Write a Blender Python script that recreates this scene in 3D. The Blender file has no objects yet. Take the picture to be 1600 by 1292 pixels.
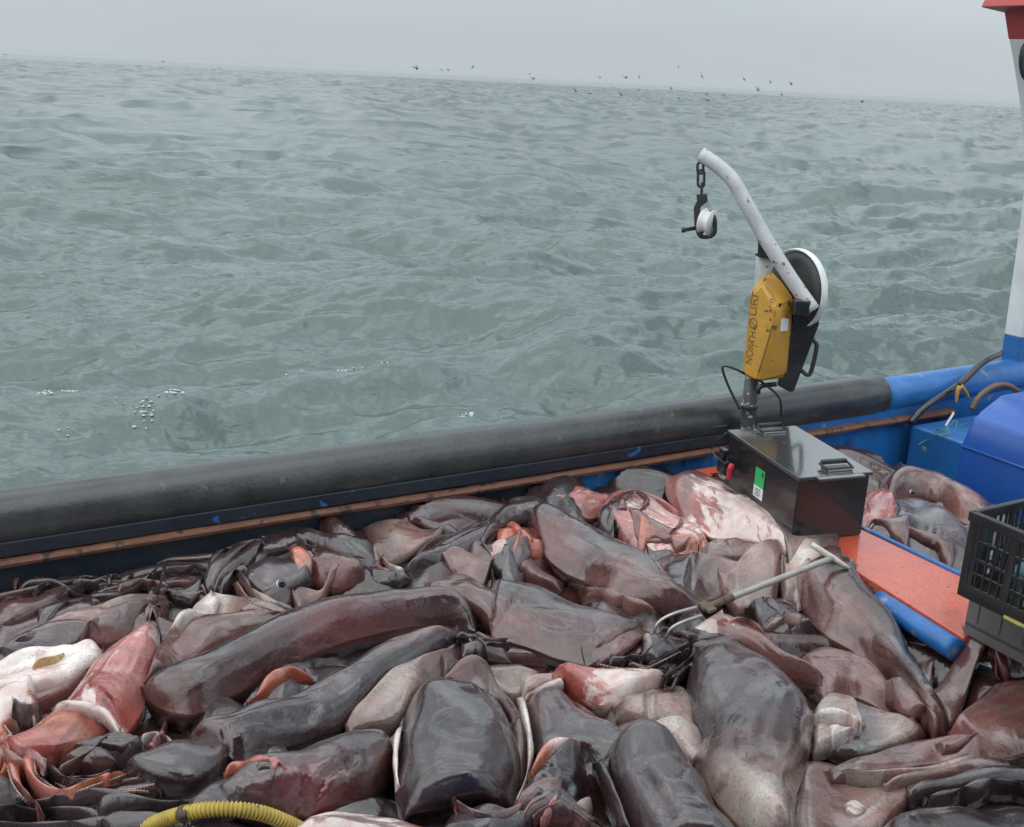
import bpy, bmesh, math, random
import numpy as np
from mathutils import Vector, Matrix
random.seed(7); np.random.seed(7)
scene = bpy.context.scene
COL = scene.collection
# ------------------------------------------------------------------ camera
FPX, CAM_H = 1716.0, 1.6
_r, _p = math.radians(2.75), math.radians(17.0)
vF = np.array([0, math.cos(_p), -math.sin(_p)]); _R0 = np.array([1., 0, 0]); _U0 = np.array([0, math.sin(_p), math.cos(_p)])
vR = _R0 * math.cos(_r) + _U0 * math.sin(_r); vU = -_R0 * math.sin(_r) + _U0 * math.cos(_r)
CAM = np.array([0, 0, CAM_H])
cd = bpy.data.cameras.new('camera'); cam = bpy.data.objects.new('camera', cd); COL.objects.link(cam)
cam.matrix_world = Matrix(((vR[0], vU[0], -vF[0], 0), (vR[1], vU[1], -vF[1], 0), (vR[2], vU[2], -vF[2], CAM_H), (0, 0, 0, 1)))
cd.sensor_width = 36; cd.lens = 36 * FPX / 1600; cd.clip_start = 0.02; cd.clip_end = 20000
scene.camera = cam
# ------------------------------------------------------------------ world, sun, exposure
SUN_EL, SUN_AZ = math.radians(58), math.radians(-120)
w = bpy.data.worlds.new('World'); scene.world = w; w.use_nodes = True
nt = w.node_tree; bg = nt.nodes['Background']; bg.inputs[1].default_value = 0.1
sky = nt.nodes.new('ShaderNodeTexSky'); sky.sky_type = 'NISHITA'; sky.sun_disc = False
sky.sun_elevation = SUN_EL; sky.sun_rotation = SUN_AZ; sky.air_density = 1.5; sky.dust_density = 4
tc = nt.nodes.new('ShaderNodeTexCoord'); nz = nt.nodes.new('ShaderNodeTexNoise'); nz.inputs['Scale'].default_value = 2.2
nz.inputs['Detail'].default_value = 4; nz.inputs['Roughness'].default_value = 0.45
mp = nt.nodes.new('ShaderNodeMapping'); mp.inputs['Scale'].default_value = (1, 1, 3.5)
nt.links.new(tc.outputs['Generated'], mp.inputs[0]); nt.links.new(mp.outputs[0], nz.inputs['Vector'])
rp = nt.nodes.new('ShaderNodeValToRGB')                      # an even overcast with soft, faint cloud structure
rp.color_ramp.elements[0].position = 0.3; rp.color_ramp.elements[0].color = (3.95, 4.45, 4.78, 1)
rp.color_ramp.elements[1].position = 0.72; rp.color_ramp.elements[1].color = (4.4, 4.9, 5.22, 1)
nt.links.new(nz.outputs[0], rp.inputs[0])
# an overcast sky is about three times brighter overhead than at the horizon
sx = nt.nodes.new('ShaderNodeSeparateXYZ'); nt.links.new(tc.outputs['Generated'], sx.inputs[0])
gz = nt.nodes.new('ShaderNodeMapRange'); gz.inputs[1].default_value = 0.04; gz.inputs[2].default_value = 1.0; gz.inputs[3].default_value = 1.0; gz.inputs[4].default_value = 2.8
nt.links.new(sx.outputs['Z'], gz.inputs[0])
n2 = nt.nodes.new('ShaderNodeTexNoise'); n2.inputs['Scale'].default_value = 2.6; n2.inputs['Detail'].default_value = 5; n2.inputs['Roughness'].default_value = 0.5; nt.links.new(tc.outputs['Generated'], n2.inputs['Vector'])
cm = nt.nodes.new('ShaderNodeMapRange'); cm.inputs[1].default_value = 0.40; cm.inputs[2].default_value = 0.60; cm.inputs[3].default_value = 0.45; cm.inputs[4].default_value = 1.5; nt.links.new(n2.outputs[0], cm.inputs[0])
zf = nt.nodes.new('ShaderNodeMapRange'); zf.inputs[1].default_value = 0.14; zf.inputs[2].default_value = 0.40; nt.links.new(sx.outputs['Z'], zf.inputs[0])   # broken cloud higher up, an even veil low down
cmx = nt.nodes.new('ShaderNodeMix'); cmx.inputs[2].default_value = 1.0; nt.links.new(zf.outputs[0], cmx.inputs[0]); nt.links.new(cm.outputs[0], cmx.inputs[3])
gm = nt.nodes.new('ShaderNodeMath'); gm.operation = 'MULTIPLY'; nt.links.new(gz.outputs[0], gm.inputs[0]); nt.links.new(cmx.outputs[0], gm.inputs[1])
vm = nt.nodes.new('ShaderNodeVectorMath'); vm.operation = 'SCALE'; nt.links.new(rp.outputs[0], vm.inputs[0]); nt.links.new(gm.outputs[0], vm.inputs['Scale'])
mx = nt.nodes.new('ShaderNodeMixRGB'); mx.inputs[0].default_value = 0.93
nt.links.new(sky.outputs[0], mx.inputs[1]); nt.links.new(vm.outputs[0], mx.inputs[2]); nt.links.new(mx.outputs[0], bg.inputs[0])
sl = bpy.data.lights.new('sun', 'SUN'); sl.energy = 1.0; sl.angle = math.radians(115); sl.color = (1, 0.96, 0.9)
sun = bpy.data.objects.new('sun', sl); COL.objects.link(sun)
sdir = Vector((math.sin(SUN_AZ) * math.cos(SUN_EL), math.cos(SUN_AZ) * math.cos(SUN_EL), math.sin(SUN_EL)))
sun.rotation_euler = sdir.to_track_quat('Z', 'Y').to_euler()
vs = scene.view_settings; vs.view_transform = 'Standard'; vs.look = 'None'; vs.exposure = 0.4; vs.gamma = 1; vs.use_curve_mapping = False
scene.cycles.use_denoising = True
# ------------------------------------------------------------------ geometry helpers
def ray(u, v): return vF * FPX + vR * (u - 800) - vU * (v - 646)
def onz(u, v, z):
    d = ray(u, v); return CAM + d * ((z - CAM_H) / d[2])
AZ = math.radians(59.3)
bd = np.array([math.sin(AZ), math.cos(AZ), 0]); bn = np.array([-bd[1], bd[0], 0]); ez = np.array([0, 0, 1.])
def B(s, q, z): return bd * s + bn * q + ez * z              # boat frame: along the rail, outboard, up
def onplane(u, v, pt, nrm):
    d = ray(u, v); return CAM + d * (np.dot(pt - CAM, nrm) / np.dot(d, nrm))
def onq(u, v, q): return onplane(u, v, bn * q, bn)
def mesh_obj(name, verts, faces, mat, parent=None, smooth=True, loc=None):
    verts = np.asarray(verts, float)
    if parent is not None: o0 = np.array(parent['_o'])
    else: o0 = verts.mean(0) * [1, 1, 0] + [0, 0, verts[:, 2].min()] if loc is None else np.array(loc)
    me = bpy.data.meshes.new(name); me.from_pydata((verts - o0).tolist(), [], [list(f) for f in faces]); me.update()
    if smooth: me.polygons.foreach_set('use_smooth', [True] * len(me.polygons))
    o = bpy.data.objects.new(name, me); COL.objects.link(o)
    if mat: me.materials.append(mat)
    o['_o'] = [float(x) for x in o0]
    if parent is not None: o.parent = parent
    else: o.location = o0
    return o
ALL = []
def fin_sub(o, sub): ALL.append((o, sub))
def empty(name, loc, label, cat, group=None, kind=None):
    o = bpy.data.objects.new(name, None); COL.objects.link(o); o.location = loc; o['_o'] = [float(x) for x in loc]
    o.empty_display_size = 0.05
    return tag(o, label, cat, group, kind)
def tag(o, label=None, cat=None, group=None, kind=None):
    if label: o['label'] = label
    if cat: o['category'] = cat
    if group: o['group'] = group
    if kind: o['kind'] = kind
    return o
def sub(o):                                                 # a child may parent sub-parts built in the same frame
    return o
class MB:
    def __init__(s): s.v = []; s.f = []
    def add(s, v, f):
        k = len(s.v); s.v += [list(map(float, p)) for p in v]; s.f += [[i + k for i in q] for q in f]; return s
    def box(s, c, e1, e2, e3):                              # centre and three half-axis vectors
        c, e1, e2, e3 = map(np.asarray, (c, e1, e2, e3)); v = []
        for a in (-1, 1):
            for b in (-1, 1):
                for g in (-1, 1): v.append(c + a * e1 + b * e2 + g * e3)
        f = [(0, 1, 3, 2), (4, 6, 7, 5), (0, 4, 5, 1), (2, 3, 7, 6), (0, 2, 6, 4), (1, 5, 7, 3)]
        if np.dot(np.cross(e1, e2), e3) < 0: f = [q[::-1] for q in f]
        return s.add(v, f)
    def prism(s, poly, ext):                                # polygon of 3D points pushed along ext
        poly = [np.asarray(p, float) for p in poly]; n = len(poly); ext = np.asarray(ext, float)
        nn = sum((np.cross(poly[i], poly[(i + 1) % n]) for i in range(n)))
        if np.dot(nn, ext) > 0: poly = poly[::-1]
        v = poly + [p + ext for p in poly]
        f = [list(range(n)), list(range(2 * n - 1, n - 1, -1))] + [[i, i + n, (i + 1) % n + n, (i + 1) % n] for i in range(n)]
        return s.add(v, f)
    def tube(s, path, rad, seg=12, closed=False, flat=1.0):
        path = [np.asarray(p, float) for p in path]; n = len(path)
        rad = [rad] * n if np.isscalar(rad) else list(rad)
        T = []
        for i in range(n):
            a = path[(i + 1) % n if closed else min(i + 1, n - 1)] - path[(i - 1) % n if closed else max(i - 1, 0)]
            T.append(a / (np.linalg.norm(a) + 1e-12))
        up = np.array([0, 0, 1.]) if abs(T[0][2]) < 0.9 else np.array([1., 0, 0])
        N = up - T[0] * np.dot(up, T[0]); N /= np.linalg.norm(N); v = []
        for i in range(n):
            N = N - T[i] * np.dot(N, T[i]); N /= np.linalg.norm(N) + 1e-12; Bi = np.cross(T[i], N)
            for k in range(seg):
                a = 2 * math.pi * k / seg; v.append(path[i] + rad[i] * (math.cos(a) * N * flat + math.sin(a) * Bi))
        f = []
        for i in range(n if closed else n - 1):
            j = (i + 1) % n
            for k in range(seg):
                l = (k + 1) % seg; f.append([i * seg + k, i * seg + l, j * seg + l, j * seg + k])
        if not closed: f += [list(range(seg))[::-1], [(n - 1) * seg + k for k in range(seg)]]
        return s.add(v, f)
    def build(s, name, mat, parent=None, smooth=False, bevel=0, seg=2, auto=None):
        o = mesh_obj(name, s.v, s.f, mat, parent, smooth)
        if bevel:
            b = o.modifiers.new('bevel', 'BEVEL'); b.width = bevel; b.segments = seg; b.limit_method = 'ANGLE'; b.angle_limit = math.radians(35)
            b.harden_normals = False
            o.data.polygons.foreach_set('use_smooth', [True] * len(o.data.polygons))
            wn = o.modifiers.new('wn', 'WEIGHTED_NORMAL'); wn.keep_sharp = True
        return o
def crom(pts, n):                                           # smooth curve through points, n samples even in length
    P = np.asarray(pts, float)
    if len(P) == 2: return P[0] + (P[1] - P[0]) * np.linspace(0, 1, n)[:, None]
    Q = np.vstack([2 * P[0] - P[1], P, 2 * P[-1] - P[-2]]); out = []
    for i in range(1, len(Q) - 2):
        t = np.linspace(0, 1, 24, endpoint=False)[:, None]; a, b, c, d = Q[i - 1], Q[i], Q[i + 1], Q[i + 2]
        out.append(0.5 * (2 * b + (c - a) * t + (2 * a - 5 * b + 4 * c - d) * t ** 2 + (3 * b - a - 3 * c + d) * t ** 3))
    D = np.vstack(out + [P[-1:]]); L = np.r_[0, np.cumsum(np.linalg.norm(np.diff(D, axis=0), axis=1))]
    t = np.linspace(0, L[-1], n); return np.stack([np.interp(t, L, D[:, k]) for k in range(D.shape[1])], 1)
# ------------------------------------------------------------------ materials
def nodes_of(name):
    m = bpy.data.materials.new(name); m.use_nodes = True; n = m.node_tree
    return m, n, n.nodes['Principled BSDF'], n.nodes, n.links
def paint(name, base, rough=0.45, dirt=None, dirt_amt=0.4, scale=6, bump=0.05, metal=0.0, rust=None, rust_amt=0.5, coat=0.0, bscale=None):
    m, n, p, N, L = nodes_of(name)
    tc = N.new('ShaderNodeTexCoord'); a = N.new('ShaderNodeTexNoise'); a.inputs['Scale'].default_value = scale; a.inputs['Detail'].default_value = 6; a.inputs['Roughness'].default_value = 0.65
    L.new(tc.outputs['Object'], a.inputs['Vector'])
    r = N.new('ShaderNodeMapRange'); r.inputs[1].default_value = 0.35; r.inputs[2].default_value = 0.75; r.inputs[4].default_value = dirt_amt
    L.new(a.outputs[0], r.inputs[0])
    mx = N.new('ShaderNodeMixRGB'); mx.inputs[1].default_value = (*base, 1); mx.inputs[2].default_value = (*(dirt or tuple(c * 0.45 for c in base)), 1)
    L.new(r.outputs[0], mx.inputs[0]); last = mx.outputs[0]
    if rust:
        b = N.new('ShaderNodeTexNoise'); b.inputs['Scale'].default_value = scale * 2.7; b.inputs['Detail'].default_value = 8; L.new(tc.outputs['Object'], b.inputs['Vector'])
        r2 = N.new('ShaderNodeMapRange'); r2.inputs[1].default_value = 1 - rust_amt; r2.inputs[2].default_value = 1.04 - rust_amt; L.new(b.outputs[0], r2.inputs[0])
        m2 = N.new('ShaderNodeMixRGB'); m2.inputs[2].default_value = (*rust, 1); L.new(r2.outputs[0], m2.inputs[0]); L.new(last, m2.inputs[1]); last = m2.outputs[0]
    L.new(last, p.inputs['Base Color']); p.inputs['Metallic'].default_value = metal
    r3 = N.new('ShaderNodeMapRange'); r3.inputs[3].default_value = max(0.05, rough - 0.12); r3.inputs[4].default_value = min(1, rough + 0.15); L.new(a.outputs[0], r3.inputs[0]); L.new(r3.outputs[0], p.inputs['Roughness'])
    p.inputs['Coat Weight'].default_value = coat; p.inputs['Coat Roughness'].default_value = 0.08
    if bump:
        c = N.new('ShaderNodeTexNoise'); c.inputs['Scale'].default_value = bscale or scale * 9; c.inputs['Detail'].default_value = 5; L.new(tc.outputs['Object'], c.inputs['Vector'])
        bm = N.new('ShaderNodeBump'); bm.inputs['Strength'].default_value = bump * 4; bm.inputs['Distance'].default_value = 0.004; L.new(c.outputs[0], bm.inputs['Height']); L.new(bm.outputs[0], p.inputs['Normal'])
    return m
M = dict(
    blue=paint('blue_paint', (0.02, 0.16, 0.47), 0.42, (0.012, 0.06, 0.17), 0.75, 5, 0.12, rust=(0.2, 0.24, 0.28), rust_amt=0.36, coat=0.25),
    blue_cover=paint('blue_cover', (0.018, 0.10, 0.42), 0.35, (0.015, 0.06, 0.24), 0.55, 4, 0.05, coat=0.2),
    white=paint('white_paint', (0.72, 0.74, 0.73), 0.4, (0.42, 0.42, 0.4), 0.5, 5, 0.08, rust=(0.28, 0.12, 0.05), rust_amt=0.31, coat=0.15),
    red=paint('red_paint', (0.45, 0.06, 0.06), 0.4, (0.25, 0.04, 0.04), 0.5, 5, 0.06),
    orange=paint('orange_paint', (0.66, 0.105, 0.04), 0.22, (0.42, 0.06, 0.03), 0.85, 9, 0.3, rust=(0.22, 0.045, 0.03), rust_amt=0.33, coat=0.8),
    wood=paint('stained_wood', (0.21, 0.09, 0.052), 0.5, (0.10, 0.05, 0.03), 0.85, 7, 0.25, rust=(0.05, 0.035, 0.03), rust_amt=0.42),
    rubber=paint('black_pipe', (0.028, 0.031, 0.033), 0.30, (0.075, 0.078, 0.08), 0.7, 7, 0.12, rust=(0.09, 0.094, 0.094), rust_amt=0.33, coat=0.25),
    blackp=paint('black_plastic', (0.014, 0.0145, 0.016), 0.22, (0.03, 0.03, 0.032), 0.6, 6, 0.04, coat=0.4),
    blackm=paint('black_metal', (0.022, 0.023, 0.025), 0.4, (0.06, 0.06, 0.06), 0.4, 12, 0.08, rust=(0.14, 0.06, 0.03), rust_amt=0.33),
    lid=paint('wet_lid', (0.05, 0.053, 0.055), 0.14, (0.03, 0.03, 0.03), 0.7, 5, 0.05, rust=(0.22, 0.12, 0.08), rust_amt=0.32, coat=0.9),
    yellow=paint('yellow_plastic', (0.62, 0.33, 0.045), 0.42, (0.34, 0.19, 0.05), 0.75, 9, 0.1, rust=(0.14, 0.09, 0.04), rust_amt=0.36),
    yellow_letter=paint('embossed_letter', (0.24, 0.13, 0.03), 0.5, None, 0.5, 20, 0.0),
    greenlab=paint('green_sticker', (0.03, 0.42, 0.13), 0.4, None, 0.1, 9, 0),
    whitelab=paint('white_sticker', (0.75, 0.77, 0.78), 0.4, None, 0.1, 9, 0),
    galv=paint('galvanised_pipe', (0.55, 0.57, 0.58), 0.42, (0.3, 0.31, 0.31), 0.7, 14, 0.1, rust=(0.2, 0.09, 0.05), rust_amt=0.36),
    steel=paint('bare_steel', (0.5, 0.48, 0.44), 0.3, (0.25, 0.23, 0.2), 0.6, 20, 0.05, metal=0.75),
    pole=paint('grey_pole', (0.40, 0.375, 0.34), 0.33, (0.22, 0.20, 0.18), 0.7, 22, 0.12, coat=0.3),
    palewood=paint('pale_handle', (0.68, 0.62, 0.52), 0.45, (0.4, 0.34, 0.28), 0.5, 14, 0.05),
    hose=paint('yellow_hose', (0.58, 0.42, 0.07), 0.42, (0.22, 0.15, 0.04), 0.75, 16, 0.05, rust=(0.10, 0.07, 0.03), rust_amt=0.37),
    rusty=paint('rusty_clamp', (0.17, 0.12, 0.085), 0.6, (0.07, 0.045, 0.03), 0.7, 30, 0.3),
    redp=paint('red_plastic', (0.55, 0.02, 0.035), 0.3, None, 0.3, 9, 0),
    brownhose=paint('brown_hose', (0.17, 0.10, 0.065), 0.5, (0.05, 0.035, 0.03), 0.7, 12, 0.2),
    twine=paint('green_twine', (0.10, 0.24, 0.15), 0.6, (0.05, 0.12, 0.08), 0.6, 30, 0),
    greybox=paint('grey_crate_plastic', (0.12, 0.112, 0.108), 0.35, (0.19, 0.17, 0.16), 0.6, 6, 0.05, coat=0.3),
    bag_blue=paint('blue_bag', (0.20, 0.42, 0.55), 0.25, (0.06, 0.16, 0.28), 0.7, 14, 0.3),
    bag_yellow=paint('yellow_bag', (0.62, 0.55, 0.12), 0.3, (0.4, 0.33, 0.1), 0.5, 14, 0.3),
    bird=paint('bird_feathers', (0.15, 0.145, 0.14), 0.7, (0.03, 0.03, 0.03), 0.5, 4, 0),
    foam=paint('foam_white', (0.58, 0.63, 0.62), 0.8, (0.38, 0.44, 0.43), 0.4, 9, 0.1),
    navy=paint('worn_navy_shade', (0.012, 0.02, 0.032), 0.4, (0.03, 0.035, 0.04), 0.6, 5, 0.15, rust=(0.03, 0.12, 0.33), rust_amt=0.34),  # near-black stands in for shade on the wall; blue flecks are worn paint
    deck=paint('deck_paint', (0.03, 0.06, 0.12), 0.35, (0.04, 0.02, 0.02), 0.8, 4, 0.1, coat=0.4),
    eye=paint('eye_dark', (0.008, 0.009, 0.012), 0.1, None, 0.1, 9, 0, coat=1.0),
    eye_white=paint('eye_ring', (0.75, 0.74, 0.7), 0.25, None, 0.2, 9, 0, coat=0.6),
)
HAZE = 0.00035
# ================================================================== THE SETTING: sea
SEA_Z = -0.8
HS = CAM_H - SEA_Z
rng = np.random.RandomState(11)
def vnoise(x, y):                                          # lattice value noise, -1..1
    xi, yi = np.floor(x).astype(np.int64), np.floor(y).astype(np.int64); fx, fy = x - xi, y - yi; fx = fx * fx * (3 - 2 * fx); fy = fy * fy * (3 - 2 * fy)
    def hsh(a, b_):
        h = (a * 374761393 + b_ * 668265263) & 0xffffffff; h = ((h ^ (h >> 13)) * 1274126177) & 0xffffffff; return ((h ^ (h >> 16)) & 0xffff) / 32767.5 - 1
    return (hsh(xi, yi) * (1 - fx) + hsh(xi + 1, yi) * fx) * (1 - fy) + (hsh(xi, yi + 1) * (1 - fx) + hsh(xi + 1, yi + 1) * fx) * fy
def octave(x, y, chop):                                     # peaked wind waves: sharp crests, rounded troughs
    n_ = vnoise(x, y); x = x + n_; y = y + vnoise(x + 31.7, y - 11.3)
    wx_, wy_ = 1 - np.abs(np.sin(x)), 1 - np.abs(np.sin(y)); wx_ = wx_ + (np.abs(np.cos(x)) - wx_) * wx_; wy_ = wy_ + (np.abs(np.cos(y)) - wy_) * wy_
    return (1 - np.clip(wx_ * wy_, 0, 1) ** 0.65) ** chop
ang = np.radians(np.r_[np.arange(-180, -40, 2.5), np.arange(-40, -33, .4), np.arange(-33, 33, 0.1), np.arange(33, 40, .4), np.arange(40, 180, 2.5)])
rr = [3.2]
while rr[-1] < 5200:
    r_ = rr[-1]; d0 = 0.8 * r_ * r_ / (HS * 1098)
    rr.append(r_ + max(0.03, min(d0, 0.7 if r_ < 380 else 0.7 + (r_ - 380) * 0.014)))
rr = np.array(rr); A_, R_ = np.meshgrid(ang, rr); nr, na = A_.shape
X = R_ * np.sin(A_); Y = R_ * np.cos(A_)
dr = np.gradient(rr)[:, None]; spac = np.maximum(dr, R_ * np.gradient(ang)[None, :])
Z = np.zeros_like(X); DX = np.zeros_like(X); DY = np.zeros_like(X)
ca, sa_ = math.cos(math.radians(-12)), math.sin(math.radians(-12)); wxr, wyr = X * ca - Y * sa_, X * sa_ + Y * ca
for k_ in range(9):                                          # longer swell under the chop
    lw = 7 + 2.3 * k_; dw = math.radians(-100 + 17 * ((k_ * 5) % 9 - 4)); Z += 0.0032 * lw * np.clip((lw / spac - 2) / 2, 0, 1) * np.sin(6.2832 / lw * (X * math.cos(dw) + Y * math.sin(dw)) + k_ * 1.9)
fr_, am_, ch_ = 0.55, 0.235, 3.6; ux, uy = wxr * 0.44 + 5.3, wyr * 1.0 + 2.1
for o_ in range(7):
    fl = np.clip((math.pi / fr_ / spac - 1.8) / 2.0, 0, 1)
    if fl.max() > 0: Z += am_ * fl * (octave((ux + 1.7) * fr_, (uy + 0.9) * fr_, ch_) + octave((ux - 4.1) * fr_, (uy - 2.3) * fr_, ch_) - 0.75)
    ux, uy = 0.94 * ux + 0.30 * uy, -0.30 * ux + 0.94 * uy; uy = uy * 1.08
    fr_ *= 1.78; am_ *= 0.52 if o_ < 1 else 0.585; ch_ = ch_ + (1.0 - ch_) * 0.22
def ridge(u0, v0, u1, v1, h, wd):                           # a steeper wave close to the hull, as the photograph shows
    global Z
    a = onz(u0, v0, SEA_Z)[:2]; b = onz(u1, v1, SEA_Z)[:2]; t = b - a; Ln = np.linalg.norm(t); t /= Ln; nn = np.array([-t[1], t[0]])
    l = (X - a[0]) * t[0] + (Y - a[1]) * t[1]; q = (X - a[0]) * nn[0] + (Y - a[1]) * nn[1] + 0.08 * np.sin(l * 2.3)
    e = np.exp(-np.clip(np.abs(l / Ln - 0.5) - 0.25, 0, 9) ** 2 / 0.09)
    Z += h * e * np.where(q < 0, np.exp(-(q / wd) ** 2), np.exp(-(q / (2.2 * wd)) ** 2))
ridge(-80, 712, 350, 690, 0.20, 0.30); ridge(400, 668, 720, 656, 0.20, 0.22); ridge(640, 700, 820, 690, 0.08, .2); ridge(-60, 640, 260, 610, 0.10, .35)
X2 = X; Y2 = Y; Z2 = Z + SEA_Z
idx = np.arange(nr * na).reshape(nr, na); nx = np.roll(idx, -1, 1)
q4 = np.stack([idx[:-1], nx[:-1], nx[1:], idx[1:]], -1).reshape(-1, 4)[:, ::-1]
me = bpy.data.meshes.new('sea'); V = np.stack([X2, Y2, Z2], -1).reshape(-1, 3)
me.vertices.add(len(V)); me.vertices.foreach_set('co', V.ravel()); me.loops.add(q4.size); me.loops.foreach_set('vertex_index', q4.ravel().astype(np.int32))
me.polygons.add(len(q4)); me.polygons.foreach_set('loop_start', np.arange(0, q4.size, 4, dtype=np.int32)); me.polygons.foreach_set('loop_total', np.full(len(q4), 4, np.int32))
me.update(); me.polygons.foreach_set('use_smooth', np.ones(len(q4), bool)); me.validate()
sea = bpy.data.objects.new('sea', me); COL.objects.link(sea); tag(sea, kind='structure')
m, n, p, N, L = nodes_of('sea_water')
p.inputs['Base Color'].default_value = (0.078, 0.114, 0.106, 1); p.inputs['Roughness'].default_value = 0.13; p.inputs['IOR'].default_value = 1.58
tc = N.new('ShaderNodeTexCoord'); hs = None
for sc, ds, st, sx in ((7, 0.034, 0.5, 0.34), (22, 0.012, 0.55, 0.45)):
    mp = N.new('ShaderNodeMapping'); mp.inputs['Scale'].default_value = (sx, 1, 1); mp.inputs['Rotation'].default_value = (0, 0, math.radians(-8)); L.new(tc.outputs['Object'], mp.inputs[0])
    a = N.new('ShaderNodeTexNoise'); a.inputs['Scale'].default_value = sc; a.inputs['Detail'].default_value = 5; a.inputs['Distortion'].default_value = 0.3; L.new(mp.outputs[0], a.inputs['Vector'])
    b = N.new('ShaderNodeBump'); b.inputs['Strength'].default_value = st; b.inputs['Distance'].default_value = ds; L.new(a.outputs[0], b.inputs['Height'])
    if hs: L.new(hs, b.inputs['Normal'])
    hs = b.outputs[0]
L.new(hs, p.inputs['Normal']); me.materials.append(m)
# broken foam beads on the steep waves by the hull
SV = np.stack([X2, Y2, Z2], -1).reshape(-1, 3); near = SV[(np.hypot(SV[:, 0], SV[:, 1]) < 14)]
mb = MB()
def foam_at(u, v, k, su, sv, smax):
    for _ in range(k):
        uu, vv = u + random.gauss(0, su), v + random.gauss(0, sv); p0 = onz(uu, vv, SEA_Z + 0.1)
        q0 = near[np.argmin(((near[:, :2] - p0[:2]) ** 2).sum(1))] + [0, 0, 0.004]
        r0 = random.uniform(0.25, 1) ** 2 * smax; seg = 7; v_ = [q0 + [0, 0, r0 * 0.8]]; f_ = []
        for ring, (rs, hh) in enumerate(((0.6, 0.6), (1.0, 0.0), (0.8, -0.4))):
            for k_ in range(seg):
                a_ = k_ * 6.283 / seg; j_ = random.uniform(0.7, 1.25)
                v_.append(q0 + [r0 * rs * j_ * 1.5 * math.cos(a_), r0 * rs * j_ * math.sin(a_), r0 * hh])
        f_ += [[0, 1 + k_, 1 + (k_ + 1) % seg] for k_ in range(seg)]
        for ring in range(2):
            o_ = 1 + ring * seg; f_ += [[o_ + k_, o_ + seg + k_, o_ + seg + (k_ + 1) % seg, o_ + (k_ + 1) % seg] for k_ in range(seg)]
        mb.add(v_, f_)
foam_at(105, 658, 45, 16, 2.5, 0.010); foam_at(225, 674, 36, 8, 4, 0.011); foam_at(268, 660, 34, 12, 2.5, 0.010); foam_at(170, 672, 30, 60, 8, 0.004); foam_at(95, 685, 10, 12, 6, 0.01)
foam_at(530, 628, 16, 14, 1.5, 0.009); foam_at(590, 628, 12, 10, 1.5, 0.009); foam_at(722, 671, 26, 9, 2.5, 0.018); foam_at(480, 634, 8, 20, 2, .012)
mb.build('sea_foam', M['foam'], None, True); tag(bpy.data.objects['sea_foam'], 'white foam beads scattered on steep green wave crests near the hull', 'foam', kind='stuff')
# ================================================================== THE BOAT
QT = 3.47                                                   # tube centre line, outboard distance
TZ, TR = 0.232, 0.095
boat = empty('fishing_boat', B(2, 3.3, -0.4), 'blue fishing boat with black pipe along its gunwale, white red-topped bow side and wet deck', 'boat')
QI = 3.40                                                   # inner face of the bulwark
mb = MB(); mb.prism([B(-6, QI, -0.45), B(-6, QI, 0.25), B(-6, QI + 0.14, 0.25), B(-6, QI + 0.3, -1.3), B(-6, QI - 0.2, -1.3), B(-6, QI - 0.2, -0.45)], bd * 16)
mb.build('bulwark', M['blue'], boat, False, 0.006)
s_end = float(np.dot(onq(1371, 620, QT), bd))
mb = MB(); path = [B(s, QT, TZ) for s in np.linspace(-6, s_end - 0.012, 60)] + [B(s_end, QT, TZ)]
mb.tube(path, [TR] * 60 + [TR - 0.012], 40); pipe = mb.build('rail_pipe', M['rubber'], boat, True)
# blue rounded gunwale cap going on past the pipe towards the bow
mb = MB(); S_ = np.linspace(s_end + 0.004, 9.5, 30)
mb.tube([B(s, QT, TZ - 0.012 + 0.012 * (s - s_end)) for s in S_], [0.086] * 30, 28); mb.build('gunwale_cap', M['blue'], boat, True)
# brown timber ledge along the inside
s_we = float(np.dot(onq(1482, 650, QI), bd)); mb = MB(); pth = []
for s in np.linspace(-6, s_we, 40):
    pth.append((s, 0.124 + 0.004 * math.sin(s * 2.1)))
v_ = []; f_ = []
for i, (s, z_) in enumerate(pth):
    j = 0.003 * math.sin(i * 1.7) + 0.002 * math.sin(i * 4.1); hh_ = 0.0115 + 0.0012 * math.sin(i * 2.3)
    v_ += [B(s, QI + 0.002, z_ - hh_), B(s, QI - 0.038 + j, z_ - hh_), B(s, QI - 0.042 + j, z_), B(s, QI - 0.036 + j, z_ + hh_), B(s, QI + 0.002, z_ + hh_)]
    if i: f_ += [[(i - 1) * 5 + k, (i - 1) * 5 + (k + 1) % 5, i * 5 + (k + 1) % 5, i * 5 + k] for k in range(5)]
f_ += [[4, 3, 2, 1, 0], [39 * 5 + k for k in range(5)]]; mb.add(v_, f_)
mb.build('timber_ledge', M['wood'], boat, False)
s_sb = float(onq(1175, 690, QI) @ bd); mb = MB(); mb.box(B((s_sb - 6) / 2, QI - 0.012, 0.166), bd * (s_sb + 6) / 2, bn * 0.011, ez * 0.024); mb.build('pipe_shade_board', M['navy'], boat, False, 0.004)  # dark strip added to paint in the pipe's shade on the blue wall
mb = MB(); mb.box(B((2.3 - 6) / 2, QI - 0.006, -0.10), bd * (2.3 + 6) / 2, bn * 0.006, ez * 0.205); mb.build('shade_grime_board', M['navy'], boat, False, 0.003)  # dark sheet added for the shade and grime on the wall below the ledge
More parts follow.
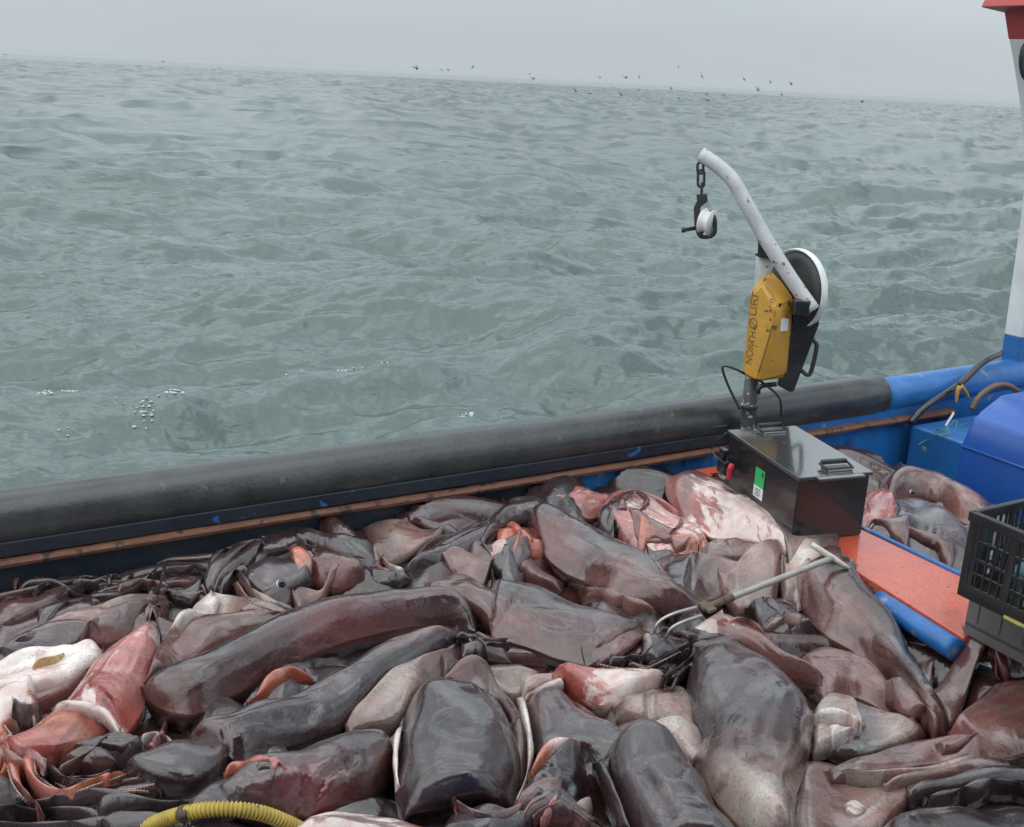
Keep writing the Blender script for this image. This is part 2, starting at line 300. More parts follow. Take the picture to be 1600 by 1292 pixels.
# the wheelhouse the picture was taken from, unseen around the viewpoint, added dark to shape reflections
mb = MB(); mb.box(B(-0.1, -0.42, 0.25), bd * 1.8, bn * 0.05, ez * 0.70); mb.build('unseen_wheelhouse_side', M['blue'], boat, False, 0.01)
for s0_, s1_ in ((-1.9, -0.42), (0.42, 1.7)):
    mb = MB(); mb.box(B((s0_ + s1_) / 2, -0.42, 1.602), bd * (s1_ - s0_) / 2, bn * 0.049, ez * 0.65); mb.build('unseen_wheelhouse_side', M['blue'], boat, False, 0.01)
mb = MB(); mb.box(B(-0.1, -0.85, 2.30), bd * 2.1, bn * 1.5, ez * 0.045); mb.build('wheelhouse_shade_roof', M['navy'], boat, False, 0.01)  # unseen roof; forward overhang added to darken reflections in the pile
mb = MB(); mb.box(B(1, 0.4, -0.48), bd * 7, bn * 3.1, ez * 0.03); mb.build('deck', M['deck'], boat)
# bow side wall: curved leading edge, blue below, white above, red head and eave
QP = 3.44
def PV(u, v, q=QP): return onq(u, v, q)
edge = [(1561, 600), (1563, 575), (1566, 545), (1569, 522), (1576, 470), (1586, 400), (1594, 340), (1600, 290), (1601, 262), (1598, 215), (1591, 150), (1583, 100), (1576, 62), (1570, 22), (1569, 5)]
E_ = [PV(u, v, QP + 0.1) - bn * 0.1 for u, v in edge]
zb = [e[2] for e in E_]
def band(i0, i1, name, mat, th):
    pl = E_[i0:i1 + 1]; back = [bd * 7.5 + bn * np.dot(e, bn) + ez * e[2] for e in (pl[-1], pl[0])]
    mb = MB(); mb.prism(pl + back, bn * th); return mb.build(name, mat, boat, False, 0.004)
# extend down behind the cap
low = E_[0].copy(); E_.insert(0, E_[0] - ez * 0.25); edge.insert(0, None)
band(0, 4, 'blue_side_plate', M['blue'], 0.10); band(4, 13, 'white_side_plate', M['white'], 0.098); band(13, 15, 'red_head_plate', M['red'], 0.102)
PV_ = lambda u, v: PV(u, v, QP + 0.14) - bn * 0.14
eave = [PV_(1532, 12), PV_(1570, 21), bd * 7.5 + bn * QP + ez * PV_(1570, 21)[2], bd * 7.5 + bn * QP + ez * (PV_(1570, 21)[2] + 0.12), PV_(1545, -10), PV_(1538, 0)]
mb = MB(); mb.prism([e - bn * 0.16 for e in eave], bn * 0.30); mb.build('red_eave', M['red'], boat, False, 0.006)
gk = [PV(1605 + 11 * math.cos(a), 97 + 30 * math.sin(a)) - bn * 0.012 for a in np.linspace(0, 6.283, 20, endpoint=False)]
mb = MB(); mb.prism(gk, bn * 0.02); mb.build('window_gasket', M['blackm'], boat)
# blue locker against the bulwark, forward of the box
z_l = 0.11; l0 = onz(1437, 668, z_l); l1 = onz(1504, 692, z_l); sl_, ql_ = float(l0 @ bd), float(l0 @ bn); ql2 = float(l1 @ bn)
mb = MB(); mb.prism([B(sl_, min(QI, ql_ + 0.05), -0.45), B(sl_, min(QI, ql_ + .05), z_l), B(sl_ + 0.03, ql2 - .5, z_l), B(sl_ + 0.03, ql2 - .5, -0.45)], bd * 1.6); mb.build('bow_locker', M['blue'], boat, False, 0.012)
# orange plank with blue edging (a thwart board lying across the pile)
PZ = 0.10
PS1 = float(np.mean([onz(u, v, PZ) @ bd for u, v in ((1340, 820), (1490, 897))])); PS0 = float(np.mean([onz(u, v, PZ) @ bd for u, v in ((1400, 925), (1500, 992))])); PQ0 = float(onz(1505, 1003, PZ) @ bn) - 0.02
S0, S1 = PS0, PS1; Q0, Q1 = PQ0, 3.36
pl = empty('hatch_board', B((S0 + S1) / 2, (Q0 + Q1) / 2, PZ - 0.05), 'wet orange painted board with blue edging running inboard under the black box', 'board')
nl_, fl_ = onz(1500, 992, PZ), onz(1084, 733, PZ); nl_ = nl_ + (nl_ - fl_) * 0.01; fr_ = B(S1, float(fl_ @ bn), PZ); nr_ = B(S1, float(nl_ @ bn), PZ)
mb = MB(); mb.prism([q - ez * 0.04 for q in (nl_, fl_, fr_, nr_)], ez * 0.04); mb.build('board_top', M['orange'], pl, False, 0.004)
mb = MB(); mb.box(B(S1 + 0.012, (Q0 + Q1) / 2, PZ - 0.027), bd * 0.011, bn * (Q1 - Q0) / 2, ez * 0.034); mb.build('edging', M['blue'], pl, False, 0.006)
mb = MB(); ed_ = (fl_ - nl_) / np.linalg.norm(fl_ - nl_); eo_ = np.array([-ed_[1], ed_[0], 0]); eo_ *= -np.sign(eo_ @ bd)
mb.tube([nl_ + eo_ * 0.024 - ez * 0.036 + ed_ * q for q in np.linspace(-0.005, 0.33, 12)], 0.034, 20); mb.build('edging', M['blue'], pl, True)
mb = MB()
for s_ in (S0 + 0.02, S1 - 0.02):
    for q_ in (Q0 + 0.05, Q1 - 0.05): mb.box(B(s_, q_, (PZ - 0.04 - 0.45) / 2), bd * 0.02, bn * 0.02, ez * (PZ - 0.041 + 0.45) / 2)
mb.build('support', M['blue'], pl)
# ================================================================== GEAR
def text_mesh(s, size, ext):
    cu = bpy.data.curves.new('lettering', 'FONT'); cu.body = s; cu.size = size; cu.extrude = ext; cu.align_x = 'LEFT'
    ob = bpy.data.objects.new('lettering', cu); COL.objects.link(ob); dg = bpy.context.evaluated_depsgraph_get(); dg.update()
    tm = ob.evaluated_get(dg).to_mesh(); v = np.array([x.co[:] for x in tm.vertices]); f = [list(q.vertices) for q in tm.polygons]
    bpy.data.objects.remove(ob); bpy.data.curves.remove(cu); return v, f
# ---- black box with wet lid
ZL = 0.343
cs = [onz(1145, 669, ZL), onz(1255, 664, ZL), onz(1352, 736, ZL), onz(1239, 748, ZL)]   # back-left, back-right, front-right, front-left
cen = sum(cs) / 4; e1 = (cs[1] - cs[0] + cs[2] - cs[3]) / 2; e2 = (cs[0] - cs[3] + cs[1] - cs[2]) / 2
e2 = e2 - e1 * (e2 @ e1) / (e1 @ e1) * 0.7
wx, wy = np.linalg.norm(e1) / 2, np.linalg.norm(e2) / 2; e1 /= 2 * wx; e2 /= 2 * wy
bx = empty('battery_box', cen * [1, 1, 0] + ez * PZ, 'black box with wet hinged lid and two latches standing on the orange board', 'box')
hb = ZL - 0.012 - PZ; mb = MB(); mb.box(cen * [1, 1, 0] + ez * (PZ + hb / 2), e1 * (wx - 0.008), e2 * (wy - 0.008), ez * (hb / 2 - 0.001)); mb.build('body', M['blackp'], bx, False, 0.006)
mb = MB(); mb.box(cen * [1, 1, 0] + ez * (ZL - 0.006), e1 * wx, e2 * wy, ez * 0.006)
mb.box(cen - e2 * (wy + 0.012) + e1 * 0.01 - ez * 0.006, e1 * wx * 0.62, e2 * 0.013, ez * 0.005); mb.build('lid', M['lid'], bx, False, 0.003)
def latch(c):
    mb = MB(); c = c + ez * 0.001
    mb.box(c + ez * 0.003, e1 * 0.05, e2 * 0.026, ez * 0.003); o = mb.build('latch_plate', M['steel'], bx, False, 0.001)
    mb = MB(); mb.tube([c - e1 * 0.052 - e2 * 0.02 + ez * 0.008, c - e1 * 0.056 + e2 * 0.024 + ez * 0.014, c + e1 * 0.056 + e2 * 0.024 + ez * 0.014, c + e1 * 0.052 - e2 * 0.02 + ez * 0.008], 0.0055, 8, closed=True)
    mb.box(c + e2 * 0.024 + ez * 0.02, e1 * 0.05, e2 * 0.007, ez * 0.006); mb.build('latch_bail', M['blackm'], bx, True)
latch(cen - e2 * (wy * 0.80) + e1 * wx * 0.22); latch(cen + e2 * (wy * 0.80) + e1 * wx * 0.10)
side = cen - e1 * (wx - 0.006)                             # face towards the camera's left
fl = onplane(1186, 755, side, e1); mb = MB(); zc_ = fl[2]
mb.box(fl + ez * 0.022, e1 * 0.001, e2 * 0.034, ez * 0.034); mb.build('green_label', M['greenlab'], bx)
mb = MB(); mb.box(fl - ez * 0.034, e1 * 0.001, e2 * 0.034, ez * 0.0218); wl = mb.build('white_label', M['whitelab'], bx)
mb = MB()
for k in range(4): mb.box(fl - ez * (0.022 + 0.008 * k) - e1 * 0.0016 + e2 * 0.006 * (k % 2), e1 * 0.0004, e2 * 0.018, ez * 0.0015)
mb.box(fl + ez * 0.04 - e1 * 0.0016 - e2 * 0.02, e1 * 0.0004, e2 * 0.006, ez * 0.008); mb.build('print', M['blackm'], bx)
# connector plugs hanging at its back left corner
cp = onplane(1130, 728, side + e1 * -0.03, e1)
cl = empty('cable_connector', cp, 'black cable connector with red clip hanging beside the black box', 'connector')
hv = np.cross(ez, -e1)
mb = MB(); mb.box(cp, e1 * 0.012, e2 * 0.03, ez * 0.026); mb.box(cp + ez * 0.035 + e2 * 0.012, e1 * 0.01, e2 * 0.016, ez * 0.014); mb.box(cp + ez * 0.06 + e2 * 0.004, e1 * 0.012, e2 * 0.02, ez * 0.010); mb.build('plug', M['blackp'], cl, False, 0.003)
q_ = onplane(1140, 736, cp - e1 * 0.02, e1); mb = MB(); mb.tube([q_ + ez * 0.03 - e2 * 0.012, q_ + ez * 0.005, q_ - ez * 0.03 + e2 * 0.004], [0.011, 0.012, 0.009], 10); mb.build('red_clip', M['redp'], cl, True)
mb = MB(); pts = [onplane(u, v, cp, e1) for u, v in ((1126, 718), (1118, 712), (1112, 700), (1118, 688), (1135, 676))]
mb.tube(crom(pts, 20), 0.004, 8); mb.build('cable', M['blackp'], cl, True)
mb = MB(); pts = [onplane(u, v, cp + e1 * 0.06, e1) for u, v in ((1136, 664), (1112, 668), (1090, 682), (1073, 702), (1068, 728))]
mb.tube(crom(pts, 24), 0.0022, 6); o_ = mb.build('thin_wire', M['blackm'], None, True); tag(o_, 'thin bare wire arching down left of the black box lid', 'wire')
# ---- yellow line hauler on its post
PB = onz(1166, 655, 0.30); PB = B(float(PB @ bd), QI - 0.075, 0)
q0 = onplane(1166, 655, PB, -bn * 0.6 + bd * 0.0 + np.array([0, -.5, 0])); hn = np.array([q0[0], q0[1], 0]); hn /= np.linalg.norm(hn); hx = np.array([hn[1], -hn[0], 0])
def HP(u, v, dep=0.0):                                      # a point on the upright plane through the post, then dep metres towards the boat's middle
    return onplane(u, v, q0, hn) - hn * dep
KM = np.linalg.norm(HP(1200, 500) - HP(1300, 500)) / 100    # metres per photo pixel there
ha = empty('line_hauler', HP(1166, 700), 'yellow cased line hauler with bent white pipe arm on a post by the rail', 'hauler')
mb = MB(); mb.tube([HP(1158, 780, -0.02), HP(1170, 640, -.02), HP(1176, 585, -.02)], 0.031, 18); mb.tube([HP(1170, 640, -.02), HP(1171, 632, -.02)], 0.036, 18); mb.build('post', paint('post_paint', (0.035, 0.037, 0.04), 0.4, (0.4, 0.42, 0.42), 0.25, 9, 0.1, rust=(0.5, 0.5, 0.48), rust_amt=0.42), ha, True)
mb = MB(); mb.tube([HP(1180, 560, -.02), HP(1192, 430, -.02), HP(1195, 398, -.02)], 0.033, 18); mb.build('post_sleeve', M['galv'], ha, True)
mb = MB(); mb.prism([HP(*p, 0.035) for p in ((1185, 362), (1191, 358), (1214, 392), (1213, 404), (1184, 401))], hn * 0.09); mb.box(HP(1186, 397, .03), hx * 0.014, hn * 0.006, ez * 0.006); mb.build('clamp_bracket', M['blackm'], ha, False, 0.004)
arm_px = [(1096, 240), (1120, 256), (1142, 275), (1156, 296), (1176, 332), (1200, 374), (1236, 430), (1269, 477)]
mb = MB(); pa = crom([HP(u, v, 0.06 + 0.05 * i / 7) for i, (u, v) in enumerate(arm_px)], 40); mb.tube(pa, 0.0285, 20); o_ = mb.build('arm', M['galv'], ha, True)
# yellow case: a faceted housing
fr = [(u, v, .10 + (u - (1174 - (v - 452) * 13 / 124)) * 0.00143) for u, v in ((1174, 452), (1191, 436), (1213, 470), (1213, 490), (1184, 586), (1161, 576))]
rt = [(1203, 423, .04), (1222, 440, .02), (1240, 466, .06), (1238, 492, .06), (1229, 582, .06), (1222, 589, .05)]
bm = bmesh.new(); o0 = np.array(ha['_o'])
pts = [HP(u, v, d) for u, v, d in fr + rt] + [HP(u, v, -0.02) for u, v, d in ((1178, 445, 0), (1204, 424, 0), (1240, 468, 0), (1230, 585, 0), (1166, 574, 0))]
for q in pts: bm.verts.new(Vector(q - o0))
bmesh.ops.convex_hull(bm, input=bm.verts)
bmesh.ops.dissolve_limit(bm, angle_limit=math.radians(4), verts=bm.verts, edges=bm.edges)
bmesh.ops.bevel(bm, geom=[e for e in bm.edges], offset=0.011, segments=3, affect='EDGES', clamp_overlap=True)
me = bpy.data.meshes.new('case'); bm.to_mesh(me); bm.free(); me.polygons.foreach_set('use_smooth', [True] * len(me.polygons)); me.materials.append(M['yellow'])
case = bpy.data.objects.new('case', me); COL.objects.link(case); case.parent = ha; case['_o'] = ha['_o']
wn = case.modifiers.new('wn', 'WEIGHTED_NORMAL')
# seam, slot, sticker and lettering sit on the case's own faces
from mathutils.bvhtree import BVHTree
_t = BVHTree.FromPolygons([v.co + Vector(o0) for v in case.data.vertices], [list(q.vertices) for q in case.data.polygons])
def on_case(u, v):
    d = ray(u, v); d = d / np.linalg.norm(d); h_ = _t.ray_cast(Vector(CAM), Vector(d))
    return (np.array(h_[0]), np.array(h_[1])) if h_[0] is not None else (HP(u, v, .12), -hn)
def cseg(px, off): return [on_case(u, v)[0] + on_case(u, v)[1] * off for u, v in px]
mb = MB(); mb.tube(cseg([(1190, 440), (1198, 450), (1206, 461), (1211, 470), (1211, 490), (1205, 514), (1198, 540), (1190, 568), (1185, 582)], 0.0), 0.0024, 6); mb.build('seam', M['yellow_letter'], case, True)
def panel(px, off, name, mat, th=0.003):
    P4 = cseg(px, off); nn_ = np.cross(P4[1] - P4[0], P4[3] - P4[0]); nn_ /= np.linalg.norm(nn_); nn_ *= np.sign(nn_ @ -hn)
    mb = MB(); mb.prism([p_ - nn_ * 0.002 for p_ in P4], nn_ * (0.002 + th)); return mb.build(name, mat, case)
panel([(1217, 475), (1235, 472), (1235, 478), (1217, 481)], 0, 'slot', M['blackm'], .001)
panel([(1221, 499), (1231, 498), (1229, 517), (1219, 518)], 0.001, 'white_tag', M['whitelab'], .005)
def lay(s, u0, v0, u1, v1, size, mat, name):
    (a, na_), (b, _) = on_case(u0, v0), on_case(u1, v1); ex = b - a; Ln = np.linalg.norm(ex); ex /= Ln; nn_ = on_case((u0 + u1) / 2 + 1, (v0 + v1) / 2)[1]; ey = np.cross(nn_, ex)
    v, f = text_mesh(s, size, 0.001); v = v.copy(); v[:, 0] = (v[:, 0] - v[:, 0].min()) * Ln / (v[:, 0].max() - v[:, 0].min())
    mb = MB(); mb.add([a + nn_ * 0.0006 + ex * p_[0] + ey * p_[1] + nn_ * p_[2] for p_ in v], f); return mb.build(name, mat, case)
lay('NORTH', 1174, 570, 1181.5, 520, 0.044, M['yellow_letter'], 'lettering'); lay('LIFT', 1181, 494, 1186, 458, 0.044, M['yellow_letter'], 'lettering')
cc, nn0 = on_case(1177, 506); ey_ = on_case(1184, 480)[0] - on_case(1178, 540)[0]; ey_ /= np.linalg.norm(ey_); ex_ = np.cross(nn0, ey_); cc = cc + nn0 * 0.001
mb = MB(); mb.tube([cc + ex_ * 0.017 * math.cos(a) + ey_ * 0.021 * math.sin(a) for a in np.linspace(0, 6.283, 24, endpoint=False)], 0.0018, 6, closed=True)
mb.tube([cc - ex_ * 0.019 - ey_ * 0.013, cc + ex_ * 0.019 + ey_ * 0.013], 0.0018, 6); mb.build('round_emblem', M['yellow_letter'], case, True)
lay('LH', 1200, 488, 1203, 466, 0.024, M['blackm'], 'lettering'); lay('300', 1207, 490, 1209, 468, 0.020, M['blackm'], 'lettering')
# motor plate behind, sheave disc, handle, cables
mb = MB(); mb.prism([HP(*p, 0.05) for p in ((1246, 462), (1281, 470), (1279, 505), (1240, 608), (1234, 609), (1214, 598), (1224, 560))], hn * 0.07); mb.build('motor_plate', M['blackp'], ha, False, 0.006)
mb = MB(); mb.box(HP(1252, 472, .10), hx * 0.034, hn * 0.04, ez * 0.034); mb.build('arm_socket', M['blackp'], ha, False, 0.012, 3)
dc = HP(1239, 456, -0.03); da = -hn * 0.66 - hx * 0.75; da /= np.linalg.norm(da); d1 = np.cross(ez, da); d1 /= np.linalg.norm(d1); d2 = np.cross(da, d1)
def lathe(c, ax, a1, a2, prof, seg=40):
    mb = MB(); v = []; f = []
    for z, r in prof:
        for k in range(seg): a = 6.2832 * k / seg; v.append(c + ax * z + (a1 * math.cos(a) + a2 * math.sin(a)) * r)
    for i in range(len(prof) - 1):
        for k in range(seg): l = (k + 1) % seg; f.append([i * seg + k, i * seg + l, (i + 1) * seg + l, (i + 1) * seg + k])
    f += [list(range(seg))[::-1], [(len(prof) - 1) * seg + k for k in range(seg)]]; mb.add(v, f); return mb
RD = 67 * KM
lathe(dc, da, d1, d2, [(-0.032, RD * 0.6), (-0.032, RD * 0.985), (-0.026, RD), (-0.008, RD), (0, RD * 0.985), (0.0, RD * 0.965), (-0.012, RD * 0.93)]).build('sheave_rim', M['white'], ha, True)
lathe(dc, da, d1, d2, [(-0.011, RD * 0.935), (-0.004, RD * 0.91), (0.012, RD * 0.7), (0.016, RD * 0.3), (0.016, 0.01)]).build('sheave_face', M['blackm'], ha, True)
mb = MB(); mb.tube(crom([HP(*p, 0.03) for p in ((1256, 526), (1266, 527), (1275, 535), (1275, 545), (1268, 575), (1262, 584), (1250, 575))], 30), 0.009, 10); mb.build('handle', M['blackm'], ha, True)
mb = MB(); mb.tube(crom([HP(*p, 0.04) for p in ((1185, 612), (1186, 604), (1194, 599), (1214, 597))], 16), 0.010, 10); mb.build('hook_bracket', M['blackp'], ha, True)
mb = MB(); mb.tube(crom([HP(*p, 0.06) for p in ((1166, 580), (1148, 571), (1134, 567), (1130, 572), (1140, 600), (1157, 634))], 30), 0.0055, 8); mb.build('cable', M['blackp'], ha, True)
mb = MB(); mb.tube(crom([HP(*p, 0.05) for p in ((1184, 588), (1200, 600), (1214, 612), (1220, 624), (1221, 645))], 20), 0.0055, 8); mb.build('cable', M['blackp'], ha, True)
# ---- chain and pulley block hanging from the arm tip
bl = empty('pulley_block', HP(1100, 370, .06), 'black open pulley block with white sheave hanging by chain from the white arm', 'pulley')
def link(u0, v0, u1, v1, wd, edge_on=False):
    a, b = HP(u0, v0, .06), HP(u1, v1, .06); c = (a + b) / 2; L_ = (b - a) / 2; ll = np.linalg.norm(L_); L_ = L_ / ll; sd = hn if edge_on else hx
    pts = [c + L_ * (ll - wd) * np.sign(math.cos(t)) + L_ * wd * math.cos(t) + sd * wd * math.sin(t) for t in np.linspace(0.001, 6.284, 24, endpoint=False)]
    mb = MB(); mb.tube(pts, 0.0052, 8, closed=True); mb.build('chain_link', M['blackm'], bl, True)
link(1096, 253, 1096, 270, 0.0115); link(1097, 265, 1097, 291, 0.0125); link(1098, 285, 1098, 305, 0.008, True)
mb = MB(); mb.prism([HP(*p, 0.075) for p in ((1090, 302), (1106, 301), (1107.5, 313), (1097, 321), (1095.5, 326), (1097, 340), (1100, 352), (1101, 362), (1098, 368), (1091, 365), (1087, 352), (1086, 322), (1091, 312))], hn * 0.03)
mb.build('cheek', M['blackm'], bl, False, 0.003)
mb = MB(); pts = [HP(*p, 0.06) for p in ((1094, 364), (1099, 368), (1112, 367), (1118, 361), (1118.5, 348), (1117, 338), (1112, 328))]; mb.tube(crom(pts, 24), 0.0085, 10); mb.build('frame', M['blackm'], bl, True)
sa = hx * 0.93 - ez * 0.10 - hn * .35; sa /= np.linalg.norm(sa); s1 = np.cross(hn, sa); s1 /= np.linalg.norm(s1); s2 = np.cross(sa, s1)
sc_ = HP(1106.5, 345, .06); rw = 20 * KM
lathe(sc_, sa, s1, s2, [(-0.022, rw), (-0.018, rw * 1.03), (-0.008, rw * 0.86), (0.0, rw * 0.8), (0.008, rw * 0.86), (0.018, rw * 1.03), (0.022, rw)], 30).build('sheave', M['white'], bl, True)
mb = MB(); mb.tube([HP(1067, 357.5, .06), HP(1072, 357, .06), HP(1073, 357, .06), HP(1096, 353, .06)], [0.011, 0.011, 0.008, 0.008], 10); mb.build('peg', M['blackm'], bl, True)
# ---- ropes, hose loop and small things on the bow rail
def rope(px, r, name, mat, label, cat, q=None, seg=10, n=50, dq=None, taper=None):
    pts = [onq(u, v, (q if dq is None else dq[i])) for i, (u, v) in enumerate(px)]; mb = MB(); c = crom(pts, n); mb.tube(c, r if taper is None else np.linspace(r, taper, n), seg); o = mb.build(name, mat, None, True); return tag(o, label, cat)
rope([(1563, 553), (1545, 561), (1528, 573), (1505, 596), (1480, 614), (1455, 630), (1435, 646), (1422, 660)], 0.017, 'rubber_hose', M['blackp'], 'thick black hose draped over the blue gunwale beside the white bow side', 'hose', dq=[3.42, 3.38, 3.37, 3.355, 3.34, 3.33, 3.33, 3.33])
rope([(1518, 640), (1526, 626), (1540, 612), (1558, 603), (1576, 604), (1590, 612)], 0.015, 'bent_hose', M['brownhose'], 'brown hose loop rising just behind the blue cover', 'hose', q=3.25)
yc = onq(1500, 605, 3.3); cw = empty('grapple_claw', yc, 'small yellow two-pronged claw hanging under the black hose', 'claw')
mb = MB(); mb.tube([onq(1499, 597, 3.3), onq(1500, 606, 3.3)], [0.012, 0.010], 10); mb.build('socket', M['blackm'], cw, True)
for px in (((1500, 604), (1496, 614), (1494, 630)), ((1501, 604), (1508, 612), (1514, 623))):
    mb = MB(); mb.tube(crom([onq(u, v, 3.29) for u, v in px], 10), np.linspace(0.013, 0.006, 10), 8); mb.build('prong', M['yellow'], cw, True)
rope([(1490, 645), (1483, 656), (1475, 668)], 0.006, 'marker_stick', M['whitelab'], 'thin white stick leaning beside the tangled green twine', 'stick', q=3.27)
mb = MB(); rs = random.Random(5)
for k in range(9):
    c0 = onq(1478 + rs.uniform(-18, 20), 676 + rs.uniform(-6, 16), 3.2 + rs.uniform(-0.06, .06)); pts = [c0 + bd * rs.gauss(0, .045) + bn * rs.gauss(0, .03) + ez * rs.gauss(0, .022) for _ in range(6)]
    mb.tube(crom(pts, 30), 0.0022, 5)
o_ = mb.build('net_twine', M['twine'], None, True); tag(o_, 'tangled green net twine heaped on the blue locker under the white stick', 'twine')
# ---- blue engine cover at right
cz0 = 0.02; c_edge = onz(1500, 694, 0.13); cs_, cq_ = float(c_edge @ bd), float(c_edge @ bn)
pa_ = onq(1520, 650, cq_); pb_ = onq(1562, 617, cq_)
prof = [(cs_ + 0.02, -0.40), (cs_, 0.13), (float(pa_ @ bd), pa_[2]), (float(pb_ @ bd), pb_[2]), (float(pb_ @ bd) + 0.9, pb_[2] + 0.02), (float(pb_ @ bd) + 0.9, -0.40)]
cv = empty('engine_cover', B(cs_ + .5, cq_ - .4, -0.4), 'smooth royal blue engine cover with a sloping top at the right edge', 'cover')
mb = MB(); mb.prism([B(s, cq_, z) for s, z in prof], -bn * 0.85); mb.build('hood', M['blue_cover'], cv, False, 0.02, 3)
mb = MB(); mb.tube([B(cs_ - 0.002, cq_ - 0.01, 0.128), B(cs_ - 0.002, cq_ - 0.84, 0.128)], 0.006, 8); mb.build('fold_seam', M['blue_cover'], cv, True)
# ---- crates on the board's inboard end
def crate(c, hx_, hy_, hz, mat, label, name, slots=True, wall=0.008):
    t = empty(name, c - ez * hz, label, 'crate'); mb = MB(); a, b = bd, bn
    mb.box(c - ez * (hz - 0.004), a * (hx_ - .002), b * (hy_ - .002), ez * 0.004); mb.build('floor_panel', mat, t)
    for ax, h1, ay, h2 in ((a, hx_, b, hy_), (b, hy_, a, hx_)):
        for s in (-1, 1):
            mb = MB(); fc = c + ax * s * (h1 - wall / 2); L2 = h2 - (0.001 if ax is a else wall + 0.001)
            mb.box(fc + ez * (hz - 0.014), ax * (wall / 2 + 0.005), ay * (L2 + 0.004), ez * 0.014)               # rim
            mb.box(fc - ez * (hz - 0.022), ax * wall / 2, ay * L2, ez * 0.020)                                 # foot band
            if slots:
                nb = max(5, int(L2 * 2 / 0.023)); bt = hz - 0.029
                for k in range(nb + 1):
                    wv = 0.020 if k in (0, nb) else (0.012 if k == nb // 2 or k == nb // 4 or k == 3 * nb // 4 else 0.0035)
                    y = -L2 + 0.0 + 2 * L2 * k / nb; y = min(max(y, -L2 + wv), L2 - wv); mb.box(fc + ay * y + ez * 0.007, ax * wall * 0.45, ay * wv, ez * bt)
                for zz in (-0.045, -0.005, 0.05): mb.box(fc + ez * zz, ax * wall * 0.40, ay * (L2 - 0.001), ez * (0.004 if zz != -.005 else 0.006))
            else:
                mb.box(fc + ez * 0.004, ax * wall / 2, ay * L2, ez * (hz - 0.024))
                for k in range(7): mb.box(fc + ax * s * 0.004 + ay * (-L2 + 2 * L2 * (k + 0.5) / 7), ax * 0.004, ay * 0.004, ez * (hz - 0.05))
            mb.build('side_wall', mat, t, False, 0.0015, 1)
    return t
LZ = PZ + 0.004; lc = onz(1504, 988, LZ); ls, lq = float(lc @ bd), float(lc @ bn); LH = 0.085
crate(B(ls + 0.19, lq - 0.26, LZ + LH), 0.19, 0.26, LH, M['greybox'], 'dull grey solid walled crate standing on the orange board under the black crate', 'fish_crate', False)
UZ = LZ + 2 * LH + 0.002; uc = onz(1494, 927, UZ); us_, uq = float(uc @ bd), float(uc @ bn); UH = 0.125
crate(B(us_ + 0.18, uq - 0.26, UZ + UH), 0.18, 0.26, UH, M['blackp'], 'black slotted plastic crate holding blue bags, topmost of the two', 'plastic_crate', True)
def blob(name, c, ax, mat, label, cat, seed):
    rs = np.random.RandomState(seed); bm = bmesh.new(); bmesh.ops.create_icosphere(bm, subdivisions=4, radius=1)
    D = rs.normal(0, 1, (9, 3)) * 2.6; f0 = rs.uniform(0, 6, 9)
    for v in bm.verts:
        p = np.array(v.co[:]); k = 1 + 0.05 * np.sin(D @ p + f0).sum() + 0.02 * np.sin(3.1 * (D @ p) + f0).sum(); v.co = Vector(p * k * ax)
    V_ = [np.array(v.co[:]) + c for v in bm.verts]; F_ = [[v.index for v in f.verts] for f in bm.faces]; bm.free()
    o = mesh_obj(name, V_, F_, mat, None, True); tag(o, label, cat)
cb = B(us_ + 0.15, uq - 0.16, UZ + 0.012)
blob('plastic_bag', cb + ez * 0.085, np.array([0.085, 0.085, 0.07]), M['bag_blue'], 'crumpled pale blue plastic bag inside the black slotted crate', 'bag', 3)
blob('bait_bag', B(us_ + 0.13, uq - 0.34, UZ + 0.08), np.array([0.08, 0.075, 0.065]), M['bag_yellow'], 'crumpled yellow bag inside the black slotted crate beside the blue one', 'bag', 8)
mb = MB(); mb.box(B(us_ - 0.0025, uq - 0.20, UZ + 0.004), bd * 0.002, bn * 0.045, ez * 0.004); o_ = mb.build('yellow_strip', M['bag_yellow'], None); tag(o_, 'short yellow strip stuck at the black crate bottom edge', 'strip')
mb = MB()
for k in range(5):
    y0 = uq - 0.20 - 0.008 * k; pts = [B(us_ + 0.10, y0 - .02, UZ + 0.19), B(us_ + 0.03, y0, UZ + 2 * UH + 0.012 + 0.004 * k), B(us_ - 0.006, y0 - 0.006, UZ + 2 * UH + 0.006), B(us_ - 0.014 - .003 * k, y0 - 0.02 - .005 * k, UZ + 0.16), B(us_ - 0.012, y0 - 0.01 + .006 * k, UZ + 0.06 + 0.012 * k)]
    mb.tube(crom(pts, 30), 0.0036, 6)
o_ = mb.build('green_cord', M['twine'], None, True); tag(o_, 'green cord hanging over the rim of the black slotted crate', 'cord')
